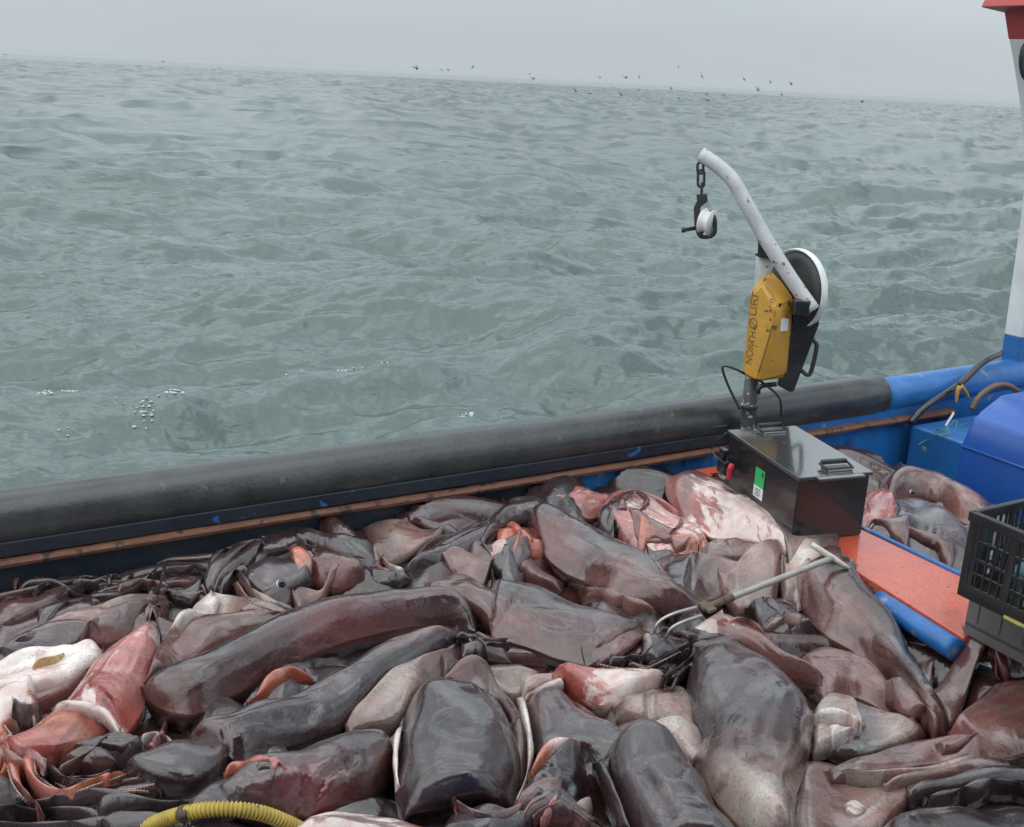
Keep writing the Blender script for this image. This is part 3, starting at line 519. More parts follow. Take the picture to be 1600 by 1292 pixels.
# ---- sea birds over the horizon
def bird(u, v, D_, span, kind, roll, label):
    c = CAM + ray(u, v) / FPX * D_; t = math.radians(roll); rgt = vR * math.cos(t) + _U0 * math.sin(t); upv = _U0 * math.cos(t) - vR * math.sin(t); hd = np.cross(rgt, upv) * 0.6 + rgt * 0.5; hd /= np.linalg.norm(hd)
    wing = np.cross(upv, hd); bm = MB(); s = span / 2
    flap = {'up': 0.9, 'flat': 0.15, 'down': -0.6, 'v': 1.4}[kind]
    rows = []
    for k in np.linspace(-1, 1, 17):                        # one closed skin from wing tip to wing tip through the body
        a = abs(k); y = flap * s * (a ** 1.3) * (1 - 0.25 * a) ; x = k * s * math.cos(flap * 0.6)
        ch = s * (0.34 * (1 - a) ** 0.6 + 0.04); th_ = s * (0.16 * math.exp(-(a / 0.12) ** 2) + 0.02)
        cpt = c + wing * x + upv * y - hd * s * 0.25 * a * a
        bl_ = s * 0.35 * math.exp(-(a / 0.1) ** 2)
        rows.append([cpt + hd * (ch * 0.5 + bl_), cpt + upv * th_, cpt - hd * (ch * 0.5 + bl_), cpt - upv * th_])
    vv = [p for r_ in rows for p in r_]; ff = []
    for i in range(16):
        for j in range(4): ff.append([i * 4 + j, i * 4 + (j + 1) % 4, i * 4 + 4 + (j + 1) % 4, i * 4 + 4 + j])
    ff += [[3, 2, 1, 0], [64, 65, 66, 67]]; bm.add(vv, ff); o = bm.build('sea_bird', M['bird'], None, True); tag(o, label, 'bird', 'sea birds flying along the horizon')
BIRDS = [(652, 108, 'v', 40, 'leftmost clear dark bird above the horizon, wings raised'), (690, 110, 'flat', -20, 'faint bird close left of a dark one above the horizon'), (701, 111, 'v', 20, 'dark upright bird right beside a faint one near the horizon'),
 (739, 105, 'flat', 50, 'small faint bird high above the horizon, alone, left of the close pair'), (828, 116, 'flat', 60, 'slanting bird, upper one of the close overlapping pair'), (834, 124, 'up', 20, 'dark bird, lower one of the close overlapping pair'),
 (900, 143, 'up', 0, 'bird low over the water, leftmost of those below the horizon'), (938, 122, 'up', 10, 'compact dark bird just above the horizon right of the close pair'), (922, 147, 'flat', 10, 'faint bird skimming the water beside the leftmost low one'),
 (971, 150, 'v', 10, 'bird low over the pale wave, wings up in a v'), (979, 122, 'up', 30, 'pale winged bird above the horizon, left of a dark hooked one'), (999, 122, 'up', -30, 'dark hooked bird above the horizon beside a pale winged one'), (998, 141, 'flat', 40, 'slanting small bird just under the horizon line above pale wave'),
 (1048, 138, 'down', 0, 'thick dark bird on the horizon line with drooping wings'), (1060, 105, 'flat', -55, 'highest bird, thin and slanting, well above the horizon'), (1097, 120, 'flat', -60, 'long slanting bird above the horizon below the highest one'), (1061, 154, 'flat', 0, 'low dark bird flat over the water right of the v-winged one'),
 (1105, 148, 'up', 60, 'upright dark bird just above another low flat bird'), (1106, 157, 'flat', 0, 'lowest flat bird directly under an upright one over water'), (1130, 149, 'down', 20, 'large dark bird low over the sea with bent wings'), (1163, 125, 'flat', -40, 'very faint bird above the horizon left of two dark upright ones'),
 (1185, 142, 'v', 10, 'upright dark bird touching the horizon line'), (1204, 130, 'v', 0, 'largest upright dark bird standing clear above the horizon'), (1221, 148, 'down', 30, 'hook shaped dark bird just below the horizon, right group'), (1237, 133, 'v', 15, 'rightmost bird above the horizon, upright wings'), (1348, 160, 'up', 30, 'lone bird far right, skimming the water'),
 (255, 97, 'flat', 10, 'tiny bird far left above the horizon'), (8, 86, 'flat', 0, 'tiny flat bird at the extreme left edge on the horizon')]
for i, (u, v, k, ro, lb) in enumerate(BIRDS): bird(u, v, 85 + 10 * ((i * 7) % 5), 0.62 if i % 3 else 0.74, k, ro, lb)
# ================================================================== THE CATCH
CELL = 0.0125; GX0, GY0, GNX, GNY = -3.6, 0.4, 720, 520
Hf = np.full((GNY, GNX), -0.075)
gx = GX0 + CELL * np.arange(GNX); gy = GY0 + CELL * np.arange(GNY); GXX, GYY = np.meshgrid(gx, gy)
def wob(x, y, seed, sc):                                    # smooth cheap noise, about -1..1
    rs = np.random.RandomState(seed); o = 0
    for k in range(6):
        a = rs.uniform(0, 6.283); f_ = sc * rs.uniform(0.6, 1.7); o = o + np.sin(f_ * (x * math.cos(a) + y * math.sin(a)) + rs.uniform(0, 6.283))
    return o / 3.2
Hf += 0.022 * wob(GXX, GYY, 1, 9) + 0.012 * wob(GXX, GYY, 2, 21)
# lumps of the buried layer
rs_ = np.random.RandomState(21)
for _ in range(190):
    cx, cy = rs_.uniform(-2.6, 3.4), rs_.uniform(0.8, 5.2); a = rs_.uniform(0, 3.14); l, w_ = rs_.uniform(.2, .45), rs_.uniform(.05, .12)
    u_ = (GXX - cx) * math.cos(a) + (GYY - cy) * math.sin(a); v_ = -(GXX - cx) * math.sin(a) + (GYY - cy) * math.cos(a); e = 1 - (u_ / l) ** 2 - (v_ / w_) ** 2
    Hf = np.maximum(Hf, np.where(e > 0, -0.085 + 0.10 * np.sqrt(np.maximum(e, 0)), -9))
SS = GXX * bd[0] + GYY * bd[1]; QQ = GXX * bn[0] + GYY * bn[1]
inside = (QQ < QI - 0.01) & (QQ > 0.2) & (SS > -4.5) & (SS < 3.9)
wd_ = np.clip(QI - QQ, 0, 9); Hf += np.interp(GXX, [-1.7, -1.05, 0.3], [0.035, 0.095, 0.115]) * np.exp(-(wd_ / 0.30) ** 2)
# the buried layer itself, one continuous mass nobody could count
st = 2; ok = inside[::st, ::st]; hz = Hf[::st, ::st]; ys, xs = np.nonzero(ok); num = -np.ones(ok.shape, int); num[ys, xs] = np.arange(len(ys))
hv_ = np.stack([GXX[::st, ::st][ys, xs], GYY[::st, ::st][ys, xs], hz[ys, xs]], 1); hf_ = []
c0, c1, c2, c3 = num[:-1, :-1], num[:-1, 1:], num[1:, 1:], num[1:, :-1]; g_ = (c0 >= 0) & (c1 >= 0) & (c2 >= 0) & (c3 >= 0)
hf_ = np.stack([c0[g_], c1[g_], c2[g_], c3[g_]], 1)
# ---- wet skin
m, n, p, N, L = nodes_of('squid_skin'); SKIN = m
tc = N.new('ShaderNodeTexCoord'); oi = N.new('ShaderNodeObjectInfo'); ad = N.new('ShaderNodeVectorMath'); ad.operation = 'MULTIPLY_ADD'; ad.inputs[1].default_value = (1, 1, 1)
cx_ = N.new('ShaderNodeCombineXYZ'); mr = N.new('ShaderNodeMath'); mr.operation = 'MULTIPLY'; mr.inputs[1].default_value = 40
L.new(oi.outputs['Random'], mr.inputs[0]); L.new(mr.outputs[0], cx_.inputs[0]); L.new(mr.outputs[0], cx_.inputs[2]); L.new(tc.outputs['Object'], ad.inputs[0]); L.new(cx_.outputs[0], ad.inputs[2]); co = ad.outputs[0]
def nse(sc, det=4, ro=0.5, dist=0.0, vec=None):
    a = N.new('ShaderNodeTexNoise'); a.inputs['Scale'].default_value = sc; a.inputs['Detail'].default_value = det; a.inputs['Roughness'].default_value = ro; a.inputs['Distortion'].default_value = dist; L.new(vec or co, a.inputs['Vector']); return a.outputs[0]
def rng_(x, a, b, c, d):
    r = N.new('ShaderNodeMapRange'); r.inputs[1].default_value = a; r.inputs[2].default_value = b; r.inputs[3].default_value = c; r.inputs[4].default_value = d; L.new(x, r.inputs[0]); return r.outputs[0]
def mixc(f_, a, b, typ='MIX'):
    x = N.new('ShaderNodeMixRGB'); x.blend_type = typ
    for i_, v_ in ((0, f_), (1, a), (2, b)):
        if isinstance(v_, (int, float)): x.inputs[i_].default_value = v_
        elif isinstance(v_, tuple): x.inputs[i_].default_value = (*v_, 1)
        else: L.new(v_, x.inputs[i_])
    return x.outputs[0]
at = N.new('ShaderNodeAttribute'); at.attribute_name = 'tint'; sc_a = N.new('ShaderNodeAttribute'); sc_a.attribute_name = 'scrape'
big = nse(4.5, 3, .5, 0.6); med = nse(16, 6, .62, 0.4); fine = nse(70, 5, .6)
tone = rng_(big, 0.3, 0.7, 0.62, 1.42); v1 = mixc(1.0, at.outputs['Color'], tone, 'MULTIPLY')
v2 = mixc(rng_(med, 0.46, 0.68, 0, 0.6), v1, mixc(1.0, v1, (0.95, 0.48, 0.5), 'MULTIPLY'))
v3 = mixc(rng_(fine, 0.5, 0.75, 0, 0.35), v2, mixc(1.0, v2, (0.55, 0.5, 0.5), 'MULTIPLY'))
fa = N.new('ShaderNodeAttribute'); fa.attribute_name = 'flow'; mfl = N.new('ShaderNodeMapping'); mfl.inputs['Scale'].default_value = (5, 34, 1); L.new(fa.outputs['Vector'], mfl.inputs[0])
fib = nse(1.0, 5, .6, 0.5, mfl.outputs[0]); v3 = mixc(rng_(fib, 0.44, 0.72, 0, 0.55), v3, mixc(1.0, v3, (1.55, 1.42, 1.45), 'MULTIPLY'))
mf2 = N.new('ShaderNodeMapping'); mf2.inputs['Scale'].default_value = (3.2, 9, 1); L.new(fa.outputs['Vector'], mf2.inputs[0]); blot = nse(1.0, 4, .55, 0.8, mf2.outputs[0])
v3 = mixc(rng_(blot, 0.60, 0.64, 0, 0.6), v3, mixc(1.0, v3, (0.42, 0.30, 0.31), 'MULTIPLY'))
mps = N.new('ShaderNodeMapping'); mps.inputs['Scale'].default_value = (1.6, 0.7, 1); mps.inputs['Rotation'].default_value = (0, 0, 0.7); L.new(co, mps.inputs[0])
mf3 = N.new('ShaderNodeMapping'); mf3.inputs['Scale'].default_value = (7, 15, 1); L.new(fa.outputs['Vector'], mf3.inputs[0]); scn = nse(1.0, 8, 0.66, 0.9, mf3.outputs[0])
th_ = N.new('ShaderNodeMath'); th_.operation = 'MULTIPLY_ADD'; th_.inputs[1].default_value = -0.75; th_.inputs[2].default_value = 0.86; L.new(sc_a.outputs['Fac'], th_.inputs[0])
sb = N.new('ShaderNodeMath'); sb.operation = 'SUBTRACT'; L.new(scn, sb.inputs[0]); L.new(th_.outputs[0], sb.inputs[1])
msk = rng_(sb.outputs[0], 0.0, 0.07, 0, 0.92)
pale = mixc(rng_(nse(30, 4), .35, .65, 0, 1), (0.70, 0.62, 0.58), (0.62, 0.42, 0.37))
spk = nse(150, 3, .5); v3 = mixc(rng_(spk, 0.52, 0.66, 0, 0.5), v3, mixc(1.0, v3, (0.45, 0.30, 0.30), 'MULTIPLY'))
v4 = mixc(msk, v3, pale); L.new(v4, p.inputs['Base Color'])
wet = nse(4, 5, .6, 0.8); L.new(rng_(wet, 0.40, 0.62, 0.14, 0.30), p.inputs['Roughness'])
L.new(rng_(wet, 0.46, 0.54, 1.0, 0.85), p.inputs['Coat Weight']); L.new(rng_(wet, 0.44, 0.60, 0.02, 0.08), p.inputs['Coat Roughness']); p.inputs['Coat IOR'].default_value = 1.5
b0 = N.new('ShaderNodeBump'); b0.inputs['Strength'].default_value = 0.18; b0.inputs['Distance'].default_value = 0.006; L.new(fib, b0.inputs['Height'])
b1 = N.new('ShaderNodeBump'); b1.inputs['Strength'].default_value = 0.28; b1.inputs['Distance'].default_value = 0.012; L.new(nse(13, 5, .55, 1.0), b1.inputs['Height']); L.new(b0.outputs[0], b1.inputs['Normal'])
b2 = N.new('ShaderNodeBump'); b2.inputs['Strength'].default_value = 0.3; b2.inputs['Distance'].default_value = 0.002; L.new(nse(110, 4), b2.inputs['Height']); L.new(b1.outputs[0], b2.inputs['Normal']); L.new(b2.outputs[0], p.inputs['Normal'])
L.new(b1.outputs[0], p.inputs['Coat Normal'])
PAL = dict(d=(.036, .023, .024), k=(.015, .010, .011), g=(.056, .042, .045), b=(.118, .056, .048), n=(.066, .029, .027), t=(.25, .19, .16), c=(.46, .41, .36), p=(.40, .165, .145), r=(.33, .075, .06), o=(.42, .135, .075), w=(.70, .65, .61), m=(.12, .035, .035), q=(.165, .083, .072), y=(.42, .30, .12))
def cols_at(cs, v):
    C_ = np.array([PAL[c] for c in cs]); x = np.linspace(0, 1, len(C_)) if len(C_) > 1 else np.array([0.]); return np.stack([np.interp(v, x, C_[:, k]) for k in range(3)], -1)
def gsamp(F_, x, y):
    fx = np.clip((x - GX0) / CELL, 0, GNX - 1.001); fy = np.clip((y - GY0) / CELL, 0, GNY - 1.001); i, j = fx.astype(int), fy.astype(int); a, b = fx - i, fy - j
    return (F_[j, i] * (1 - a) + F_[j, i + 1] * a) * (1 - b) + (F_[j + 1, i] * (1 - a) + F_[j + 1, i + 1] * a) * b
def blur(W, sig):
    r_ = max(1, int(3 * sig)); k = np.exp(-0.5 * (np.arange(-r_, r_ + 1) / sig) ** 2); k /= k.sum()
    for ax in (0, 1):
        Wp = np.pad(W, [(r_, r_) if a == ax else (0, 0) for a in (0, 1)], mode='edge'); o = 0
        for i, kk_ in enumerate(k): o = o + kk_ * (Wp[i:i + W.shape[0]] if ax == 0 else Wp[:, i:i + W.shape[1]])
        W = o
    return W
SEED = [100]
def drape(A, Bp, t, n=48, m_=28, sink=0.5, e0=0.14, e1=0.14, wr=0.008, pw=0.62, creases=(), lift=0.0, ts=None, edge=0.35, wsc=26, flange=0.0, wk=0.55):
    """A soft body lying on whatever is under it: outline edges A (far side) and B (near side) traced on the photograph and brought down to the pile, t thick."""
    SEED[0] += 1; sd = SEED[0]
    v = np.linspace(0, 1, n); a_px = crom(A, n); b_px = crom(Bp, n)
    t = t * (0.60 if t > 0.055 else 0.85); tt = np.interp(v, np.linspace(0, 1, len(ts)), ts) * t if ts is not None else np.full(n, t)
    Hq = Hf[::4, ::4]; Hq = blur(Hq, 2.0 if t > 0.05 else 1.0)
    def gq(x, y):
        fx = np.clip((x - GX0) / (4 * CELL), 0, Hq.shape[1] - 1.001); fy = np.clip((y - GY0) / (4 * CELL), 0, Hq.shape[0] - 1.001); i, j = fx.astype(int), fy.astype(int); a, b = fx - i, fy - j
        return (Hq[j, i] * (1 - a) + Hq[j, i + 1] * a) * (1 - b) + (Hq[j + 1, i] * (1 - a) + Hq[j + 1, i + 1] * a) * b
    def smo(q):
        for _ in range(6): q = np.convolve(np.r_[q[0], q, q[-1]], [.25, .5, .25], 'valid')
        return q
    big_ = t > 0.05; sk = sink if big_ else 0.15
    cap = np.ones(n)
    for e_, d_ in ((e0, v), (e1, 1 - v)):
        if e_ > 0: q = np.clip(1 - d_ / e_, 0, 1); cap = cap * np.sqrt(np.clip(1 - q * q, 0, 1))
    cap = np.maximum(cap, 0.03); za = np.full(n, 0.03); zb_ = np.full(n, 0.03)
    for it in range(4):
        PA = np.array([onz(u, w_, z) for (u, w_), z in zip(a_px, za)]); PBq = np.array([onz(u, w_, z) for (u, w_), z in zip(b_px, zb_)])
        dv = PA - PBq; dl = np.linalg.norm(dv[:, :2], axis=1) + 1e-9; ka = dv[:, 1] / dl
        ha2, hb2 = (1 - sk) * smo(gq(PA[:, 0], PA[:, 1])), (1 - sk) * smo(gq(PBq[:, 0], PBq[:, 1]))
        za = ha2 + lift + tt * cap * np.clip(0.3 + 0.38 * ka, 0, 0.75); zb_ = hb2 + lift + tt * cap * np.clip(0.3 - 0.38 * ka, 0, 0.75)
    th2 = np.linspace(0, math.pi, m_ + 1); s = np.cos(th2); h = np.sin(th2) ** pw; h[0] = h[-1] = 0
    W = (s[None, :] + 1) / 2; XY = PA[:, None, :2] * W[..., None] + PBq[:, None, :2] * (1 - W)[..., None]
    wmul = np.hypot(*(PA - PBq)[:, :2].T)
    x0 = int(max(0, (XY[..., 0].min() - GX0) / CELL - 24)); x1 = int(min(GNX, (XY[..., 0].max() - GX0) / CELL + 24)); y0 = int(max(0, (XY[..., 1].min() - GY0) / CELL - 24)); y1 = int(min(GNY, (XY[..., 1].max() - GY0) / CELL + 24))
    loc = Hf[y0:y1, x0:x1]; Hs = Hf.copy(); Hl = Hf.copy(); Hs[y0:y1, x0:x1] = blur(loc, 6 if big_ else 3); Hl[y0:y1, x0:x1] = blur(loc, 3.5 if big_ else 2.6)
    dn = (PA - PBq)[:, None, :2] / (wmul[:, None, None] + 1e-9); XY = XY + dn * (0.006 * min(1, t / .08) * wob(XY[..., 0], XY[..., 1], sd + 77, 22) * np.minimum(1, wmul / .12)[:, None])[..., None]
    x, y = XY[..., 0], XY[..., 1]; hs_, hl = gsamp(Hs, x, y), gsamp(Hl, x, y); 
    if flange > 0:                                          # a thin limp margin beyond the body proper, wider in places
        fw = flange * np.clip(0.45 + 0.8 * wob(v * 3.0, v * 0 + sd, sd + 40, 2.2), 0, 1.2)[:, None]; fb = flange * np.clip(0.45 + 0.8 * wob(v * 3.0, v * 0 - sd, sd + 41, 2.2), 0, 1.2)[:, None]
        sp = np.abs(s)[None, :] / (1 - np.where(s[None, :] > 0, fw, fb)); hb = np.clip(1 - np.clip(sp, 0, 1) ** 2.9, 0, 1) ** 0.72
        hh = cap[:, None] * np.maximum(hb, np.where(np.abs(s)[None, :] < 0.999, 0.05, 0))
    else: hh = cap[:, None] * h[None, :]
    z = hs_ * (1 - sk) + tt[:, None] * hh + lift
    z = z + wr * 1.3 * wob(x, y, sd + 900, 10) * np.minimum(1, 2 * hh) * (1 if big_ else .4) + (0.0035 if big_ else 0) * wob(W * 2 + 0.0 * x, v[:, None] * 1.3 + 0 * x, sd + 300, 11) * np.minimum(1, 2 * hh)
    z = z + wr * wob(x, y, sd, wsc) * np.minimum(1, 2 * hh) + wr * 0.5 * wob(x, y, sd + 5000, wsc * 2.3) * np.minimum(1, 2 * hh)
    low = hl + (0.10 * tt[:, None] * hh - 0.012 if big_ else 0.003 + 0.5 * tt[:, None] * hh) + lift * .5
    df = (z - low) * 60; z = low + np.logaddexp(0, df) / 60 * 1.0 if big_ else np.maximum(z, low)
    for _ in range(7 if big_ else 6):
        zz = z.copy(); zz[1:-1] = 0.25 * z[:-2] + 0.5 * z[1:-1] + 0.25 * z[2:]; z = zz.copy(); zz[:, 1:-1] = 0.25 * z[:, :-2] + 0.5 * z[:, 1:-1] + 0.25 * z[:, 2:]; z = zz
    if flange > 0:                                          # slack skin: long soft furrows and short slanting wrinkles
        rs = np.random.RandomState(sd + 11); S2, V2 = np.broadcast_to(s[None, :], z.shape), np.broadcast_to(v[:, None], z.shape)
        for q in range(3):
            s0_ = rs.uniform(-.75, .75) + rs.uniform(-.5, .5) * (V2 - .5) + 0.08 * np.sin(V2 * rs.uniform(6, 14) + q); v0 = rs.uniform(.2, .8); wn_ = np.exp(-((V2 - v0) / rs.uniform(.15, .3)) ** 2)
            f_ = wk * rs.uniform(.004, .010); ws = rs.uniform(.05, .11); e_ = (S2 - s0_) / ws; z = z + f_ * wn_ * (-np.exp(-e_ ** 2) + 0.55 * np.exp(-(np.abs(e_) - 1.9) ** 2))
        for q in range(5):
            v0 = rs.choice([rs.uniform(.03, .22), rs.uniform(.75, .97), rs.uniform(.1, .9)]); e_ = (V2 - v0 - rs.uniform(-.12, .12) * S2 - 0.02 * np.sin(S2 * 5 + q)) / rs.uniform(.012, .028)
            z = z + wk * rs.uniform(.002, .006) * np.exp(-((S2 - rs.uniform(-.6, .6)) / .45) ** 2) * (-np.exp(-e_ ** 2) + 0.5 * np.exp(-(np.abs(e_) - 1.8) ** 2))
    for pts, dep, wd in creases:
        cpx = crom(pts, 40); cz = np.array([onz(u, w_, float(z.mean())) for u, w_ in cpx])
        for _ in range(3): zc = np.array([z.ravel()[np.argmin((x.ravel() - q[0]) ** 2 + (y.ravel() - q[1]) ** 2)] for q in cz]); cz = np.array([onz(u, w_, zq) for (u, w_), zq in zip(cpx, zc)])
        d2 = ((x[..., None] - cz[:, 0]) ** 2 + (y[..., None] - cz[:, 1]) ** 2).min(-1); z = z - dep * np.exp(-d2 / wd ** 2) + 0.3 * dep * np.exp(-(np.sqrt(d2) - 2 * wd) ** 2 / wd ** 2)
    zl = np.minimum(z - 0.004, hl - 0.02) ; top = np.stack([x, y, z], -1)
    # let the flank tuck in under the body a little
    zb2 = z.copy(); bi = [int(m_ * f_) for f_ in (0.88, 0.5, 0.12)]
    bot = np.stack([np.stack([x[:, i], y[:, i], np.minimum(zl[:, i], z[:, 0] - 0.01)], -1) for i in bi], 1)
    ring = np.concatenate([top, bot], 1); k = ring.shape[1]; verts = ring.reshape(-1, 3); faces = []
    i_ = np.arange(n - 1)[:, None] * k; j_ = np.arange(k)[None, :]; jn = (j_ + 1) % k
    F_ = np.stack([i_ + j_, i_ + jn, i_ + k + jn, i_ + k + j_], -1).reshape(-1, 4)
    nrm = np.cross(verts[F_[:, 1]] - verts[F_[:, 0]], verts[F_[:, 2]] - verts[F_[:, 0]]); mid = F_[(n // 2) * k + m_ // 2]
    if nrm[(n // 2) * k + m_ // 2][2] < 0: F_ = F_[:, ::-1]; caps = [list(range(k)), [(n - 1) * k + q for q in range(k)][::-1]]
    else: caps = [list(range(k))[::-1], [(n - 1) * k + q for q in range(k)]]
    faces = F_.tolist() + caps
    # raise the surface map so the next body rests on this one
    up = 4; vi = np.linspace(0, n - 1, n * up); ui = np.linspace(0, m_, m_ * 3)
    def bil(Q):
        a = vi.astype(int).clip(0, n - 2); fa = (vi - a)[:, None]; b = ui.astype(int).clip(0, m_ - 1); fb = (ui - b)[None, :]
        return (Q[a][:, b] * (1 - fa) + Q[a + 1][:, b] * fa) * (1 - fb) + (Q[a][:, b + 1] * (1 - fa) + Q[a + 1][:, b + 1] * fa) * fb
    bx_, by_, bz_ = bil(x), bil(y), bil(z); ii = ((bx_ - GX0) / CELL + .5).astype(int); jj = ((by_ - GY0) / CELL + .5).astype(int); g = (ii >= 0) & (ii < GNX) & (jj >= 0) & (jj < GNY)
    np.maximum.at(Hf, (jj[g], ii[g]), bz_[g])
    vcoord = np.repeat(v, k); scoord = np.tile(np.r_[(s + 1) / 2, [0.9, .5, .1]], n)
    Lm = float(np.linalg.norm(np.diff(0.5 * (PA + PBq), axis=0), axis=1).sum()); flow = np.stack([vcoord * Lm + sd * 1.7, (scoord - .5) * np.repeat(wmul, k), np.full(len(vcoord), sd * 3.1)], 1)
    return verts, faces, vcoord, scoord, flow
def attrs(me, col, scr):
    a = me.attributes.new('tint', 'FLOAT_COLOR', 'POINT'); a.data.foreach_set('color', np.c_[col, np.ones(len(col))].astype(np.float32).ravel())
    b = me.attributes.new('scrape', 'FLOAT', 'POINT'); scr = np.asarray(scr, np.float32); b.data.foreach_set('value', np.ascontiguousarray(scr[:, 0]))
    f = me.attributes.new('flow', 'FLOAT_VECTOR', 'POINT'); f.data.foreach_set('vector', np.ascontiguousarray(scr[:, 1:4]).ravel())
def body(name, A, Bp, t, cols, scr=0.0, colsB=None, scrB=None, **kw):
    if name == 'mantle' and t > 0.085: kw.setdefault('flange', 0.13)
    V_, F_, vc, scd, fl = drape(A, Bp, t, **kw); c = cols_at(cols, vc)
    if colsB: c2 = cols_at(colsB, vc); w_ = np.clip((0.62 - scd) / 0.4, 0, 1)[:, None]; c = c * (1 - w_) + c2 * w_
    sv = np.interp(vc, np.linspace(0, 1, len(scr)), scr) if not np.isscalar(scr) else np.full(len(vc), scr)
    return (name, V_, F_, c, np.c_[sv, fl])
def arm(path, w0, w1, cols, t=None, scr=0.0, name='arm', suck=None, **kw):
    P_ = crom(path, 30); T_ = np.gradient(P_, axis=0); T_ /= np.linalg.norm(T_, axis=1)[:, None] + 1e-9; Nn = np.stack([T_[:, 1], -T_[:, 0]], 1)
    if Nn[:, 1].mean() > 0: Nn = -Nn
    wv = np.linspace(w0, w1, 30)[:, None] / 2; wv = wv * (1 + 0.10 * np.sin(np.linspace(0, 17, 30) + w0))[:, None]
    kw.setdefault('wr', 0.003); kw.setdefault('e0', 0.05); kw.setdefault('e1', 0.08); kw.setdefault('m_', 12); kw.setdefault('n', 44)
    o = body(name, P_ + Nn * wv, P_ - Nn * wv, t or w0 * 0.0021, cols, scr, **kw)
    if not suck: return o
    # a row of pale suckers along one edge
    zt = gsamp(Hf, np.zeros(1), np.zeros(1)); Q = P_ + Nn * wv * suck; mb = MB(); spine = []; ns = int(np.linalg.norm(np.diff(Q, axis=0), axis=1).sum() / 4.6)
    for q in crom(Q, max(4, ns)):
        g = onz(q[0], q[1], 0.06)
        for _ in range(4): g = onz(q[0], q[1], float(gsamp(Hf, g[:1], g[1:2])[0]))
        spine.append(g)
    for _ in range(8): spine = [spine[0]] + [0.25 * spine[k - 1] + 0.5 * spine[k] + 0.25 * spine[k + 1] for k in range(1, len(spine) - 1)] + [spine[-1]]
    for g in spine:
        r_ = 0.0027 * random.uniform(.7, 1.2); rings = []; sg = 8
        for rr_, zz_ in ((1.0, -0.004), (1.0, 0.4 * r_), (0.75, 0.75 * r_), (0.4, 0.35 * r_)):
            for k in range(sg): a_ = k * 6.2832 / sg; rings.append(g + [r_ * rr_ * math.cos(a_), r_ * rr_ * math.sin(a_), zz_])
        mb.add(rings, [[i * sg + k, i * sg + (k + 1) % sg, i * sg + sg + (k + 1) % sg, i * sg + sg + k] for i in range(3) for k in range(sg)] + [[24 + k for k in range(sg)]])
    mb.tube(spine, 0.0017, 5)
    return [o, ('sucker_row', np.array(mb.v), mb.f, np.tile(PAL['t'], (len(mb.v), 1)), np.c_[np.full(len(mb.v), 0.1), np.array(mb.v)])]
def tangle(u, v, du, dv, ang, n_, cols, w0=16, ln=90, seed=1, scr=0.05, suck=True):
    rs = random.Random(seed); out = []
    for k in range(n_):
        a = math.radians(ang + rs.uniform(-38, 38)); x, y = u + rs.uniform(-du, du), v + rs.uniform(-dv, dv); L_ = ln * rs.uniform(.6, 1.25); cv = rs.uniform(-1.1, 1.1); pts = []
        for i in range(5):
            pts.append((x, y)); a2 = a + cv * i / 4 + rs.uniform(-.3, .3); x += math.cos(a2) * L_ / 4; y += math.sin(a2) * L_ / 4 * 0.6
        c_ = rs.choice(cols); o = arm(pts, w0 * rs.uniform(.7, 1.2), w0 * rs.uniform(.3, .55), c_, scr=scr if k % 3 else 0.2, suck=rs.choice([.6, -.6]) if suck and k % 9 == 1 else None); out += o if isinstance(o, list) else [o]
    return out
def eye(u, v, r, ring_=True):
    g = onz(u, v, 0.1)
    for _ in range(4): g = onz(u, v, float(gsamp(Hf, g[:1], g[1:2])[0]))
    return ('EYE', g, r, ring_)
def squid(label, *parts, group='squid heaped on the deck', name='squid', cat='squid'):
    flat = []
    for q in parts: flat += q if isinstance(q, list) else [q]
    allv = np.vstack([q[1] for q in flat if q[0] != 'EYE']); base = np.r_[allv.mean(0)[:2], allv[:, 2].min()]
    if len(flat) == 1:
        nm, V_, F_, c, sv = flat[0]; o = mesh_obj(name, V_, F_, SKIN, None, True, loc=base); attrs(o.data, c, sv); return tag(o, label, cat, group)
    t = empty(name, base, label, cat, group); last = None; cnt = {}
    for q in flat:
        if q[0] == 'EYE':
            g, r = q[1], q[2]; par = last or t; to = np.array([g[0] * 0 - g[0], -g[1], CAM_H - g[2]]); to /= np.linalg.norm(to)
            a1 = np.cross(to, ez); a1 /= np.linalg.norm(a1); a2 = np.cross(a1, to)
            pr = [(-r * .5, r * 1.15), (r * 0.15, r * 1.1), (r * 0.22, r * .92)]
            e_ = lathe(g - to * (0.001 if q[3] else 0.008), to, a1, a2, [(-r * .7, r * .6), (0, r), (r * .15, r * .93), (r * .26, r * .78), (r * .34, r * .5), (r * .37, r * .15)], 24); oe = e_.build('eye', M['eye'], par, True)
            if q[3]:
                mb = MB(); mb.tube([g + to * 0.004 + (a1 * math.cos(x) + a2 * math.sin(x)) * r * 1.05 for x in np.linspace(-0.9, 1.0, 16)], np.r_[np.linspace(.0008, .0030, 8), np.linspace(.0030, .0008, 8)], 8); mb.build('eye_rim', M['eye_white'], par, True)
            continue
        nm, V_, F_, c, sv = q; par = t if nm not in ('sucker_row',) else (last or t)
        o = mesh_obj(nm, V_, F_, SKIN, par, True); attrs(o.data, c, sv)
        if nm in ('head', 'arm', 'mantle'): last = o
    return t
def slab(pts):                                               # let the board and box count as ground for the bodies beside them
    pass
Hf[(SS > S0 - 0.05) & (SS < S1 + 0.02) & (QQ > Q0 - 0.05) & (QQ < Q1)] = PZ
R_ = squid
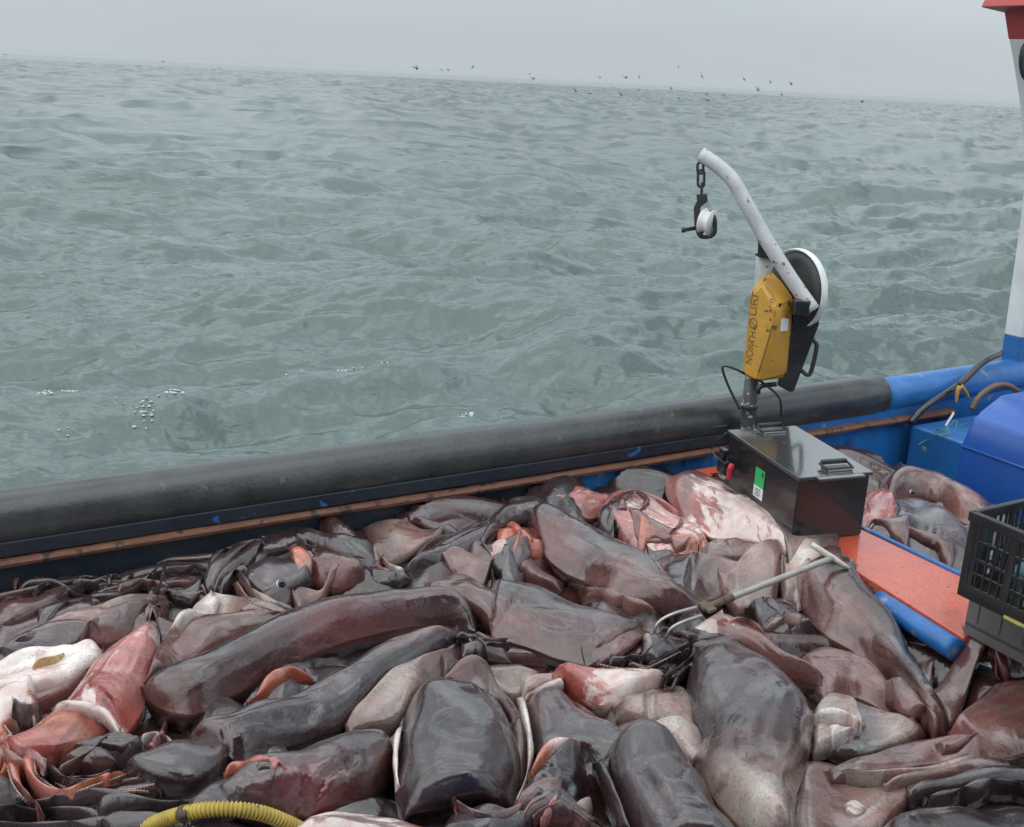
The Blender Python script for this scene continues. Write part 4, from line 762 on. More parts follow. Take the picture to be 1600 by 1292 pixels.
# ---- far left, along the ledge
R_('maroon grey squid lying against the left end of the bulwark', body('mantle', [(-70, 955), (0, 944), (60, 925), (110, 914), (142, 910)], [(-70, 1012), (0, 990), (45, 975), (90, 950), (142, 917)], .08, 'nbg', .05))
R_('squid with long dark arms stretched along the timber ledge at left',
   body('head', [(330, 885), (365, 870), (400, 855), (425, 850)], [(335, 920), (370, 915), (400, 900), (425, 880)], .07, 'd'),
   arm([(-40, 941), (20, 929), (80, 916), (141, 895), (231, 882), (300, 871), (380, 868)][::-1], 17, 10, 'dgn', .03),
   arm([(390, 843), (340, 857), (290, 859), (255, 849), (228, 838)], 14, 7, 'dn', .03),
   arm([(360, 885), (330, 888), (260, 892), (200, 903), (150, 925)], 32, 20, 'gd', .04),
   arm([(345, 900), (300, 895), (240, 905), (190, 925), (130, 940), (60, 975)], 24, 14, 'dgd', .035),
   arm([(330, 930), (290, 920), (230, 913), (180, 912), (140, 914)], 15, 10, 'qdn', .025),
   arm([(420, 850), (370, 867), (300, 873), (245, 876)], 16, 12, 'gd', .03, suck=0.3))
R_('grey squid pressed under the timber ledge with arms fanned left', 
   body('mantle', [(592, 842), (540, 837), (500, 832), (465, 823), (435, 822)], [(592, 886), (545, 878), (505, 868), (470, 860), (440, 856)], .10, 'gdd'),
   body('head', [(465, 822), (440, 818), (415, 828), (400, 842)], [(470, 862), (440, 868), (415, 872), (395, 865)], .09, 'dg'),
   arm([(415, 838), (385, 848), (355, 868), (325, 890)], 22, 10, 'gd'), arm([(412, 848), (380, 866), (350, 890), (320, 915)], 22, 10, 'dg'), arm([(410, 860), (380, 882), (355, 905), (335, 930)], 20, 9, 'g'))
R_('dark squid with pale tan fin spread just under the ledge', body('fin', [(562, 822), (600, 806), (650, 799), (700, 799), (738, 802)], [(588, 885), (612, 880), (650, 862), (690, 842), (738, 812)], .05, 'ntqgd', .05, colsB='btqgd'),
   body('mantle', [(630, 806), (670, 800), (720, 798), (760, 797)], [(640, 815), (680, 810), (720, 808), (760, 806)], .06, 'n'))
R_('slim grey squid slanting up between tan fin and crumpled head', body('mantle', [(624, 892), (660, 860), (700, 830), (740, 810), (780, 800)], [(640, 908), (680, 897), (720, 882), (755, 864), (790, 850)], .10, 'gdgd'),
   body('head', [(580, 885), (600, 880), (630, 885)], [(585, 912), (610, 915), (640, 910)], .06, 'gd'),
   arm([(612, 900), (596, 893), (590, 880), (598, 868)], 12, 7, 'pb'), arm([(630, 895), (608, 882), (590, 862)], 12, 7, 'ctc', scr=.3), arm([(620, 908), (600, 912), (580, 905)], 12, 8, 'gd'))
R_('squid with open white rimmed eye and orange funnel, left of centre',
   body('mantle', [(572, 888), (540, 872), (510, 861), (480, 851), (455, 846)], [(572, 920), (540, 922), (510, 920), (480, 912), (455, 905)], .13, 'bnd', colsB='nmn', e1=.05),
   body('head', [(478, 848), (440, 852), (410, 866), (385, 884), (370, 905)], [(490, 918), (465, 930), (440, 936), (410, 940), (380, 930)], .13, 'dgd', e0=.05), eye(440, 911, .013),
   body('funnel', [(452, 864), (468, 859), (482, 866), (489, 882)], [(455, 878), (464, 892), (476, 897), (488, 891)], .03, 'oob'),
   body('funnel', [(448, 850), (464, 846), (482, 852), (495, 862)], [(450, 862), (465, 858), (482, 866), (492, 876)], .02, 'nd'),
   arm([(378, 905), (395, 932), (428, 948), (464, 962)], 26, 14, 'gtg', suck=-0.6), arm([(372, 915), (388, 942), (415, 960), (450, 972)], 18, 10, 'qtq', scr=.1), arm([(385, 890), (360, 902), (345, 922)], 22, 12, 'dg'),
   body('skirt', [(455, 925), (480, 908), (510, 904), (538, 922)], [(465, 958), (490, 948), (515, 937), (538, 930)], .03, 'nqb', colsB='nqq'))
# ---- left group
R_('tan and brown squid with a dark crease, above the white flesh at left', body('mantle', [(0, 1012), (60, 972), (121, 949), (181, 934), (225, 927), (260, 925)], [(10, 1032), (60, 1024), (110, 1008), (170, 1005), (220, 985), (264, 945)], .10, 'dbttb', colsB='dnqbn', creases=[([(168, 985), (210, 968), (240, 945), (254, 930)], .016, .008)]),
   arm([(262, 940), (250, 955), (240, 975), (245, 995)], 24, 14, 'gqd'), arm([(255, 960), (235, 968), (232, 985)], 12, 8, 'tq', scr=.3))
R_('long dark squid mostly buried below the tan one at left edge', body('mantle', [(-60, 1030), (0, 1015), (60, 995), (110, 985), (160, 1000)], [(-60, 1060), (0, 1045), (60, 1030), (120, 1020), (165, 1020)], .06, 'dgn'))
R_('split squid showing white inner flesh with an ochre slash, left edge',
   body('mantle', [(-40, 1085), (40, 1075), (110, 1052), (165, 1018)], [(-40, 1118), (40, 1112), (100, 1092), (150, 1060)], .07, 'qbqb'),
   body('inner_flesh', [(-40, 1048), (0, 1030), (40, 1007), (90, 993), (115, 1002), (142, 1000), (160, 1020)], [(-40, 1100), (0, 1092), (50, 1087), (90, 1076), (120, 1062), (145, 1045), (162, 1028)], .06, 'www', .5, wr=.010, lift=.01),
   body('pen', [(50, 1046), (72, 1030), (100, 1019)], [(54, 1049), (80, 1041), (101, 1023)], .012, 'y', lift=.008))
R_('pale orange and white torn squid end at the left edge', body('mantle', [(-40, 1102), (0, 1094), (30, 1086), (58, 1094)], [(-40, 1150), (0, 1152), (35, 1134), (62, 1112)], .08, 'coqo', .55), arm([(20, 1118), (45, 1120), (62, 1110)], 26, 16, 'gt', scr=.3))
R_('smooth dark grey squid end at the lower left edge', body('mantle', [(-50, 1216), (-5, 1206), (18, 1225), (45, 1262)], [(-50, 1285), (0, 1280), (30, 1276), (48, 1270)], .08, 'gd'))
R_('dark squid with swirling arms beside the coiled orange ones',
   body('mantle', [(108, 1176), (150, 1154), (190, 1150), (226, 1158)], [(112, 1190), (150, 1200), (195, 1195), (230, 1182)], .09, 'gd'),
   body('head', [(84, 1192), (130, 1180), (170, 1185), (190, 1200)], [(92, 1208), (130, 1216), (165, 1215), (190, 1208)], .06, 'bnd'),
   arm([(74, 1190), (84, 1210), (110, 1226), (160, 1222), (220, 1204), (290, 1172)], 26, 16, 'gdd', suck=-.6), arm([(120, 1250), (160, 1242), (220, 1238), (270, 1220), (312, 1190)], 30, 20, 'ngd', suck=.6),
   arm([(60, 1215), (90, 1240), (140, 1252)], 18, 10, 'gd'), arm([(205, 1165), (190, 1175), (150, 1172)], 16, 8, 'd'))
R_('knot of white and pink viscera on dark arms, lower left', arm([(218, 1152), (240, 1146), (262, 1152), (268, 1168), (258, 1178)], 13, 8, 'wcw', scr=.3), arm([(236, 1172), (242, 1160), (250, 1150)], 12, 8, 'pc', scr=.2), arm([(226, 1180), (250, 1182), (290, 1165)], 9, 5, 'tc', scr=.3), arm([(252, 1150), (256, 1135), (262, 1120)], 11, 7, 'q'), name='viscera', cat='viscera', group='squid heaped on the deck')
R_('loose knot of dark arms between the swirl and the corner strands', *tangle(150, 1225, 70, 25, 10, 9, ['d', 'gd', 'bn', 'n'], 15, 130, 4))
R_('squid arms lying in parallel strands at the bottom left corner', arm([(-20, 1276), (50, 1270), (110, 1272), (165, 1284)], 20, 12, 'gdg'), arm([(40, 1262), (100, 1255), (160, 1252), (235, 1264)], 24, 16, 'dgd'), arm([(-20, 1296), (70, 1290), (150, 1292), (240, 1284)], 20, 16, 'dg'), arm([(150, 1275), (200, 1268), (260, 1270), (320, 1262)], 24, 18, 'gd'), arm([(150, 1300), (220, 1294), (300, 1300)], 26, 18, 'gd'))
R_('big pink red squid with white tail, orange head and coiled orange arms',
   body('head', [(100, 1095), (65, 1122), (35, 1145), (-5, 1165)], [(190, 1128), (150, 1162), (108, 1182), (50, 1196), (0, 1210)], .12, 'poro', .12, e0=.04), 
   body('mantle', [(222, 986), (190, 1001), (150, 1032), (120, 1062), (95, 1088), (72, 1116)], [(251, 984), (252, 1005), (245, 1040), (230, 1075), (221, 1108), (192, 1150)], .15, 'pppprr', [.66, .52, .34, .38, .36, .40], e1=.03),
   body('collar', [(80, 1100), (120, 1098), (165, 1108), (190, 1132)], [(85, 1110), (120, 1110), (160, 1122), (186, 1146)], .02, 'cwp', .5, lift=.012),
   arm([(-30, 1200), (5, 1185), (30, 1195), (50, 1200)], 34, 24, 'oq'), arm([(20, 1196), (27, 1222), (44, 1245), (66, 1266)], 22, 14, 'opq', scr=.15, suck=-.8),
   arm([(46, 1182), (50, 1212), (75, 1232), (108, 1244), (150, 1230), (205, 1210)], 21, 10, 'opoo', scr=.22, suck=.7), arm([(-5, 1138), (20, 1168), (45, 1182), (70, 1192)], 30, 14, 'orw', scr=.15, suck=.9))
# ---- the long grey ones across the left middle
R_('heap of thin brown arms beside the ledge at the far left', *tangle(120, 925, 130, 18, -12, 10, ['d', 'bn', 'gd', 'qn'], 15, 120, 9))
R_('longest grey squid, slanting up from a brown fin to the centre',
   body('membrane', [(330, 937), (370, 930), (410, 940), (458, 957)], [(330, 970), (370, 972), (410, 968), (458, 966)], .025, 'cttq', .15),
   body('gill_fold', [(296, 968), (340, 972), (390, 958), (452, 956)], [(306, 992), (350, 998), (400, 978), (462, 966)], .04, 'mqmq', .1, wr=.01),
   body('fin', [(224, 1064), (244, 1012), (268, 976), (300, 958), (335, 966), (400, 966)], [(234, 1078), (265, 1058), (300, 1036), (345, 1012), (395, 988), (440, 962)], .05, 'bqbqq', colsB='nbbbd'),
   body('fin_tip', [(262, 986), (285, 955), (310, 934), (329, 922)], [(278, 986), (300, 964), (330, 956), (344, 932)], .035, 'cww', .3, lift=.015),
   body('mantle', [(220, 1074), (240, 1050), (300, 1020), (380, 986), (440, 951), (520, 926), (600, 916), (680, 918), (724, 933), (746, 965)], [(228, 1088), (255, 1106), (310, 1116), (370, 1090), (430, 1054), (520, 1010), (600, 988), (660, 978), (712, 978), (744, 988)], .17, 'dddggd', colsB='qnnmnd', n=60, m_=32, e0=.2, e1=.1, creases=[([(240, 1058), (300, 1030), (360, 1004)], .012, .007)]),
   body('fin_edge', [(384, 1090), (420, 1066), (475, 1050)], [(394, 1095), (440, 1081), (490, 1062)], .03, 'ror', .1))
R_('grey squid with a dark central groove, below the longest one',
   body('head', [(190, 1196), (235, 1168), (280, 1146), (320, 1138), (358, 1160)], [(200, 1222), (250, 1238), (300, 1240), (340, 1218), (366, 1182)], .12, 'gdddb'),
   body('mantle', [(290, 1134), (340, 1102), (400, 1082), (470, 1064), (530, 1036), (575, 1010), (640, 984), (714, 976)], [(300, 1160), (370, 1192), (430, 1172), (500, 1152), (548, 1130), (600, 1092), (660, 1052), (726, 1008)], .14, 'bgggdqb', colsB='ndddd', n=60, m_=32, e0=.05, creases=[([(340, 1148), (380, 1126), (430, 1116), (490, 1108)], .016, .009)]),
   body('fin', [(560, 1020), (610, 990), (660, 978), (716, 977)], [(600, 1022), (640, 1010), (680, 1000), (700, 1010)], .03, 'qbqn'))
R_('grey squid with maroon flank and thin groove, bottom left of centre',
   body('arm_crown', [(285, 1262), (330, 1225), (380, 1205), (424, 1208)], [(298, 1300), (350, 1290), (400, 1270), (436, 1225)], .09, 'gdg'),
   body('mantle', [(320, 1234), (400, 1186), (470, 1161), (540, 1135), (590, 1130), (618, 1150)], [(350, 1278), (420, 1286), (490, 1276), (540, 1262), (592, 1238), (622, 1195)], .15, 'gggdd', colsB='gnmnn', n=56, m_=32, creases=[([(428, 1238), (470, 1218), (515, 1196), (556, 1177)], .018, .008)]),
   body('fin', [(348, 1202), (374, 1187), (402, 1188), (452, 1211)], [(352, 1209), (380, 1205), (410, 1209), (446, 1216)], .03, 'orp', .1, lift=.01), body('lip', [(400, 1214), (425, 1212), (434, 1222), (420, 1240)], [(400, 1220), (418, 1220), (422, 1226), (410, 1240)], .02, 'ng'))
R_('white squid with red streaks, cut off at the bottom centre', body('mantle', [(440, 1312), (475, 1282), (520, 1260), (560, 1253), (610, 1264), (680, 1284), (740, 1310)], [(440, 1370), (500, 1375), (560, 1375), (620, 1375), (680, 1375), (740, 1375)], .13, 'pqqpr', [.66, .62, .55, .45, .3]))
# ---- bottom centre
R_('tan crumpled fin flap between two grey squid, above the domed one', body('fin', [(538, 1132), (560, 1086), (600, 1047), (650, 1022), (690, 1019), (724, 1044)], [(545, 1144), (600, 1140), (628, 1128), (650, 1094), (690, 1076), (740, 1070)], .07, 'qtttbn', colsB='btttq', wr=.012), body('mantle', [(690, 1035), (720, 1040), (750, 1055)], [(690, 1070), (720, 1078), (755, 1080)], .05, 'nd'))
R_('flat beige fin flap top right of the domed squid', body('fin', [(712, 1040), (760, 1031), (800, 1034), (852, 1050)], [(742, 1064), (780, 1088), (808, 1094), (842, 1072)], .05, 'tttq'), body('fin', [(812, 1062), (840, 1051), (880, 1052)], [(815, 1092), (845, 1084), (886, 1072)], .04, 'tt'))
R_('long maroon brown strip of squid under the centre pair', body('mantle', [(720, 985), (770, 990), (830, 1005), (900, 1030), (950, 1036)], [(722, 1025), (770, 1026), (830, 1032), (890, 1042), (950, 1046)], .06, 'gbnbd', colsB='gqbbb'), body('fin', [(720, 1003), (760, 1000), (790, 1008)], [(722, 1028), (760, 1030), (800, 1034)], .04, 'g'))
R_('short tangled arms in the hollow above the domed squid', *tangle(735, 1000, 22, 14, 30, 6, ['d', 'bn', 'kd'], 13, 70, 12))
R_('domed dark grey squid mantle facing the camera, bottom centre',
   body('fin', [(632, 1128), (648, 1090), (690, 1064), (740, 1056), (785, 1078), (815, 1112), (828, 1170), (822, 1225), (806, 1268)], [(650, 1135), (668, 1108), (700, 1090), (735, 1082), (765, 1098), (790, 1125), (802, 1170), (798, 1220), (790, 1262)], .05, 'qnbnnnd'),
   body('inner_lip', [(632, 1262), (680, 1248), (730, 1236), (776, 1240)], [(650, 1282), (690, 1274), (722, 1262), (776, 1258)], .03, 'ctct', .3),
   body('mantle', [(668, 1084), (640, 1098), (626, 1130), (619, 1180), (618, 1230), (634, 1272)], [(752, 1081), (790, 1100), (808, 1140), (814, 1190), (806, 1235), (790, 1252)], .20, 'dggdgd', colsB='ddddk', n=48, m_=36, e0=.13, e1=.03, flange=.04, wk=.6, wr=.007),
   arm([(625, 1135), (619, 1165), (618, 1200), (621, 1228)], 10, 7, 'w', .02, .6, name='pale_edge'))
R_('bright pink red squid wedged right of the beige flaps', body('mantle', [(860, 1046), (885, 1033), (930, 1039), (985, 1044), (1044, 1050)], [(868, 1064), (900, 1084), (935, 1102), (975, 1101), (1040, 1070)], .10, 'rrppp', [.1, .35, .5, .5, .55]))
R_('tan folded fins between the pink squid and the big grey one', body('fin', [(955, 1102), (990, 1083), (1030, 1067), (1068, 1070), (1090, 1110)], [(962, 1122), (1000, 1134), (1040, 1154), (1072, 1190), (1100, 1170)], .05, 'btqtb', colsB='ttttt', creases=[([(1012, 1082), (1015, 1112), (1040, 1122), (1072, 1130)], .012, .007)]), body('fin', [(1010, 1128), (1045, 1122), (1090, 1135), (1110, 1180)], [(1030, 1160), (1060, 1180), (1085, 1200), (1105, 1215)], .04, 'tcq'))
R_('grey brown squid right of the pale cord, scraped on top', body('mantle', [(870, 1066), (905, 1076), (945, 1103), (985, 1140), (1010, 1178)], [(822, 1092), (828, 1150), (850, 1192), (910, 1198), (970, 1218)], .13, 'gggd', .10, colsB='qggd', m_=30))
R_('thin pale cord of skin curving between the domed and grey brown squid', arm([(880, 1062), (845, 1070), (818, 1086)], 10, 9, 'ct', .02, .4, lift=.01), arm([(812, 1082), (820, 1110), (828, 1150), (829, 1185), (822, 1215), (808, 1252)], 11, 8, 'cwctw', .022, .35, lift=.01), name='skin_cord', cat='squid skin')
R_('small dark squid with orange rim, left of the lowest grey mantle', body('mantle', [(866, 1172), (838, 1195), (820, 1230), (816, 1270)], [(905, 1170), (920, 1200), (920, 1240), (896, 1280)], .12, 'ddgd', colsB='ddkk', creases=[([(850, 1212), (855, 1235), (862, 1255)], .014, .010), ([(890, 1220), (884, 1240), (872, 1258)], .012, .008)]), body('lip', [(826, 1208), (845, 1178), (870, 1162), (902, 1160)], [(832, 1218), (855, 1197), (880, 1179), (907, 1169)], .035, 'oowo', .35, lift=.01), body('beak', [(886, 1272), (905, 1250), (924, 1240)], [(890, 1288), (912, 1292), (928, 1270)], .04, 'tct', .3))
R_('dark flap with brown edge and ragged arms, bottom edge centre', body('fin', [(690, 1280), (720, 1250), (745, 1240), (790, 1256), (832, 1274)], [(680, 1320), (740, 1325), (790, 1325), (840, 1310), (850, 1300)], .07, 'dggd'), arm([(708, 1254), (740, 1276), (780, 1285), (810, 1276), (824, 1256)], 12, 9, 'bnq', lift=.005), arm([(808, 1264), (835, 1256), (880, 1264)], 18, 12, 'qn'), arm([(815, 1288), (880, 1278), (940, 1290)], 18, 12, 'bgn'), arm([(830, 1300), (890, 1292), (950, 1305)], 18, 14, 'nb'), arm([(846, 1296), (858, 1286), (869, 1279)], 10, 6, 'p', lift=.01))
R_('large slate grey mantle with dark streak, lowest right of centre', body('mantle', [(980, 1142), (950, 1162), (946, 1200), (960, 1245), (985, 1300), (1010, 1350)], [(1028, 1146), (1070, 1178), (1106, 1225), (1132, 1265), (1156, 1300), (1180, 1350)], .19, 'gggg', colsB='ddddd', n=50, m_=36, e0=.14, e1=.02, flange=.05, creases=[([(1000, 1200), (1020, 1228), (1035, 1255), (1048, 1275)], .012, .012)]), body('fin', [(925, 1190), (935, 1220), (950, 1260), (965, 1310)], [(952, 1185), (960, 1220), (975, 1260), (995, 1310)], .05, 'kdd'))
# ---- upper centre and right
R_('flat pink squid piece beside the bulwark, left of the curled one', body('mantle', [(854, 786), (900, 759), (935, 759), (955, 774)], [(876, 804), (915, 812), (940, 804), (960, 792)], .10, 'pppp', .42))
R_('pink and white torn squid curled open, below the timber ledge', body('mantle', [(936, 808), (950, 770), (990, 753), (1035, 771), (1078, 798), (1108, 840)], [(955, 832), (975, 852), (1010, 870), (1050, 872), (1088, 864), (1110, 858)], .13, 'nqppp', [.2, .4, .52, .45, .4], colsB='pppop', wr=.012),
   arm([(944, 822), (948, 788), (978, 764), (1025, 772), (1062, 796), (1095, 832), (1100, 862)], 14, 10, 'qpbppo', .03, .25, name='torn_rim'), arm([(972, 802), (972, 784), (990, 772), (1010, 784), (1004, 800)], 15, 9, 'mnm', .03, name='torn_rim'), arm([(985, 818), (1008, 836), (1040, 838), (1062, 822), (1066, 804)], 14, 9, 'mqm', .025, .1, name='torn_rim'), arm([(934, 806), (948, 812), (960, 822), (952, 800), (968, 812)], 14, 9, 'gdg', .03), arm([(995, 855), (1040, 858), (1080, 845)], 18, 12, 'oqp', .03, .3, name='torn_rim'))
R_('cream fin flap under the tail of the white squid', body('mantle', [(1092, 846), (1150, 836), (1222, 858)], [(1098, 884), (1150, 890), (1222, 898)], .10, 'tqt', .1, lift=.035), body('fin', [(1103, 845), (1130, 832), (1172, 837), (1216, 862), (1248, 892)], [(1108, 872), (1130, 884), (1165, 890), (1205, 899), (1242, 904)], .06, 'tcctq', .1, colsB='tttqn'))
R_('brown membrane draped flat under the gaff pole', body('mantle', [(1008, 866), (1055, 857), (1100, 862), (1140, 858), (1180, 868), (1218, 890)], [(1048, 945), (1080, 955), (1110, 950), (1140, 938), (1180, 918), (1214, 903)], .07, 'ggbqbn', .05, wr=.012, creases=[([(1085, 855), (1082, 885), (1078, 918)], .015, .010)]), body('skirt', [(1120, 905), (1150, 895), (1190, 890), (1220, 895)], [(1130, 930), (1160, 920), (1190, 910), (1215, 905)], .04, 'qtq', .15))
R_('white squid streaked with red, lying against the black box', body('mantle', [(1033, 750), (1075, 729), (1110, 738), (1155, 762), (1192, 788), (1224, 830), (1250, 884)], [(1040, 778), (1062, 808), (1100, 836), (1150, 850), (1195, 866), (1225, 888), (1247, 896)], .15, 'pqrqqpq', [.42, .34, .5, .62, .66, .55, .42], n=52, m_=30, e1=.2), body('head', [(1110, 742), (1128, 740), (1146, 762)], [(1120, 755), (1135, 762), (1148, 770)], .06, 'dnb'))
R_('grey brown fin curled up against the front of the black box', body('fin', [(1203, 815), (1235, 795), (1270, 806), (1314, 828)], [(1222, 852), (1245, 884), (1280, 884), (1308, 866)], .06, 'dqbn', colsB='gttb', e0=.2), body('mantle', [(1225, 855), (1260, 850), (1285, 862)], [(1230, 885), (1260, 892), (1285, 886)], .05, 'tcg', .1))
R_('brown strip of squid behind the arrow tailed one', body('mantle', [(732, 866), (775, 870), (830, 880), (884, 905)], [(738, 884), (780, 899), (830, 910), (878, 922)], .06, 'nbbn'))
R_('large dark squid with orange insides spilling from its crumpled head', body('viscera', [(776, 828), (800, 812), (826, 812), (846, 838)], [(776, 868), (800, 876), (826, 878), (850, 874)], .06, 'ooro', .12, wr=.014, wsc=50), arm([(797, 815), (812, 832), (832, 852)], 15, 10, 'oro', .03, .15, name='viscera', lift=.012), arm([(800, 868), (808, 848), (815, 830)], 12, 8, 'ob', .025, name='viscera', lift=.008),
   body('head', [(748, 850), (764, 809), (795, 784), (830, 780), (864, 788)], [(754, 864), (776, 842), (802, 826), (826, 822), (850, 826)], .10, 'ddgd', wr=.012, wsc=45), arm([(752, 852), (772, 864), (792, 866), (830, 872)], 11, 7, 'kn'), arm([(765, 866), (778, 872), (790, 870)], 8, 6, 'pc', .010),
   body('fin', [(900, 905), (930, 916), (980, 938), (1032, 955)], [(912, 938), (945, 946), (985, 954), (1027, 965)], .05, 'bqqn', .05), body('mantle', [(826, 794), (868, 784), (920, 800), (965, 825), (1005, 853), (1045, 888), (1080, 930), (1096, 957)], [(824, 828), (845, 866), (878, 890), (912, 908), (945, 930), (990, 948), (1040, 958), (1088, 964)], .17, 'dggggd', [.0, .05, .05, .03, 0], colsB='nmnqbn', n=56, m_=34, e0=.06, e1=.25))
R_('grey brown squid with arrow shaped tail, centre of the heap', body('fin', [(688, 864), (730, 867), (770, 885), (818, 906)], [(690, 880), (718, 894), (760, 908), (818, 930)], .08, 'bqgg', e0=.3), body('fin', [(662, 910), (715, 894), (760, 906), (818, 926)], [(662, 922), (700, 940), (740, 958), (770, 980)], .09, 'qqqb', colsB='bbbn', e0=.3, e1=.05),
   body('mantle', [(768, 888), (806, 903), (850, 905), (900, 928), (960, 955), (1012, 985)], [(764, 978), (775, 1000), (830, 1014), (880, 1030), (935, 1041), (1004, 1008)], .15, 'ggggd', colsB='bbnnbb', n=52, m_=34, e0=.06, e1=.12, creases=[([(836, 960), (880, 974), (925, 982)], .012, .010), ([(806, 934), (786, 953), (768, 968)], .02, .006)]), body('collar', [(905, 1020), (950, 1000), (1000, 985), (1015, 988)], [(915, 1036), (960, 1030), (1000, 1006), (1012, 996)], .02, 'nqn'))
R_('thin arms trailing between the arrow tailed squid and the pink one', *tangle(960, 1030, 40, 10, 10, 7, ['d', 'gn', 'n'], 12, 80, 18))
R_('dark head and arms in the gap left of the big grey mantle', body('head', [(1005, 990), (1040, 985), (1080, 995)], [(1000, 1030), (1040, 1042), (1082, 1030)], .08, 'gdd'), arm([(1090, 1008), (1050, 1028), (1010, 1046)], 18, 10, 'dg', suck=.5), arm([(1092, 1022), (1062, 1045), (1038, 1062)], 18, 10, 'gd', suck=-.5), arm([(1080, 1040), (1060, 1060), (1050, 1085)], 14, 8, 'd'), arm([(1090, 1000), (1060, 990), (1030, 985)], 16, 9, 'dn'), arm([(1010, 995), (1015, 1015), (1000, 1030)], 12, 8, 'tg', scr=.2))
R_('glossy dark squid with tan folded lip, just below the gaff pole', body('mantle', [(1163, 942), (1195, 921), (1232, 926), (1258, 962), (1274, 988)], [(1172, 968), (1192, 1000), (1226, 1006), (1255, 1000), (1272, 994)], .11, 'kdgd', creases=[([(1200, 938), (1222, 955), (1245, 978)], .018, .009)]), body('lip', [(1192, 978), (1225, 966), (1256, 974)], [(1204, 1004), (1226, 1006), (1252, 988)], .03, 'tqt', lift=.01))
R_('pinkish brown squid half under the glossy right one', body('mantle', [(1238, 1026), (1280, 1000), (1322, 1010), (1362, 1035), (1402, 1080), (1434, 1130)], [(1258, 1066), (1290, 1094), (1340, 1092), (1385, 1116), (1415, 1144), (1440, 1150)], .10, 'bqqqb', .05, wr=.009), body('fin', [(1280, 1080), (1330, 1080), (1390, 1110), (1440, 1140)], [(1290, 1180), (1340, 1190), (1400, 1172), (1450, 1155)], .05, 'ngtn'))
R_('pale pink wet flap hanging below the blue edging', body('fin', [(1424, 985), (1470, 1000), (1510, 990), (1552, 1000), (1562, 1040)], [(1450, 1064), (1475, 1124), (1492, 1130), (1514, 1092), (1550, 1055)], .06, 'qtqnb', .08), body('mantle', [(1500, 985), (1540, 990), (1600, 1000)], [(1520, 1060), (1560, 1065), (1620, 1060)], .06, 'nmd'))
R_('glossy black brown squid tapering to the lower right, reddish flank', body('head', [(1256, 882), (1290, 866), (1320, 868), (1340, 885)], [(1255, 905), (1285, 900), (1310, 898), (1335, 905)], .07, 'nbd'),
   body('mantle', [(1260, 886), (1296, 868), (1342, 887), (1390, 930), (1420, 972), (1433, 1015), (1454, 1060), (1488, 1137)], [(1243, 910), (1254, 954), (1285, 990), (1330, 1016), (1365, 1044), (1400, 1084), (1436, 1130), (1476, 1148)], .17, 'kkddkkd', colsB='qqqbnbq', n=60, m_=36, e0=.12, e1=.25), body('fin', [(1380, 1060), (1410, 1060), (1440, 1090), (1470, 1140)], [(1385, 1090), (1410, 1120), (1440, 1142), (1468, 1147)], .05, 'nqb'))
R_('brown pink squid running off the right edge', body('mantle', [(1484, 1146), (1510, 1100), (1546, 1055), (1600, 1048), (1690, 1058)], [(1474, 1162), (1520, 1186), (1580, 1196), (1640, 1196), (1700, 1196)], .14, 'qqbb', .08, m_=30))
R_('beige squid belly with a white spot, bottom right corner area', body('mantle', [(1236, 1180), (1290, 1178), (1350, 1196), (1420, 1196), (1490, 1214)], [(1240, 1320), (1300, 1335), (1360, 1320), (1404, 1275), (1455, 1244)], .08, 'tqtqg', .1, wr=.010), body('flesh_spot', [(1318, 1256), (1334, 1249), (1354, 1260)], [(1322, 1268), (1338, 1276), (1354, 1270)], .005, 'cwc', .4))
R_('pinkish ridge of folded skin above the beige belly', body('fin', [(1286, 1204), (1340, 1180), (1400, 1156), (1480, 1150), (1524, 1170)], [(1300, 1220), (1350, 1220), (1420, 1208), (1480, 1204), (1532, 1204)], .06, 'qqbqq', .12), body('fold', [(1460, 1160), (1490, 1150), (1520, 1152)], [(1470, 1185), (1495, 1190), (1525, 1180)], .03, 'bmq'))
R_('squid with dark wet arms stretched to the right edge', body('head', [(1500, 1196), (1560, 1188), (1650, 1178)], [(1510, 1246), (1570, 1250), (1650, 1246)], .08, 'nkk'), arm([(1560, 1210), (1500, 1203), (1430, 1212), (1360, 1216), (1306, 1206)], 18, 10, 'dtct', scr=.2), arm([(1580, 1214), (1540, 1214), (1450, 1218), (1380, 1228)], 18, 10, 'dqt', scr=.15), arm([(1660, 1226), (1600, 1226), (1500, 1232), (1415, 1238)], 26, 14, 'kdg'), arm([(1660, 1244), (1600, 1244), (1520, 1248), (1440, 1254)], 22, 14, 'kdg'))
R_('dark glossy squid back at the bottom right corner', body('mantle', [(1372, 1282), (1420, 1258), (1500, 1251), (1640, 1252)], [(1376, 1350), (1440, 1360), (1520, 1360), (1660, 1350)], .13, 'ddkd'))
R_('crumpled white and rust fold right of the big grey mantle', body('fold', [(1270, 1108), (1300, 1074), (1328, 1084), (1350, 1122)], [(1266, 1166), (1300, 1160), (1332, 1150), (1352, 1134)], .06, 'ctc', .35, wr=.012), body('fold', [(1268, 1116), (1300, 1112), (1346, 1130)], [(1270, 1136), (1304, 1138), (1346, 1142)], .04, 'wwp', .5, lift=.012), body('fold', [(1268, 1140), (1300, 1136), (1340, 1140)], [(1272, 1172), (1296, 1166), (1320, 1156)], .04, 'ctw', .4), name='squid_fold', cat='squid flesh')
R_('brown squid with a white torn head, pierced by the gaff', body('mantle', [(1130, 946), (1165, 965), (1200, 998), (1240, 1030), (1290, 1060)], [(1085, 982), (1115, 996), (1160, 1016), (1210, 1046), (1284, 1074)], .10, 'pqqqqb', [.66, .5, .2, .1, 0.1, 0], e1=.3), body('collar', [(1156, 962), (1166, 972), (1200, 1000)], [(1130, 994), (1150, 1000), (1180, 1010)], .03, 'pqb'))
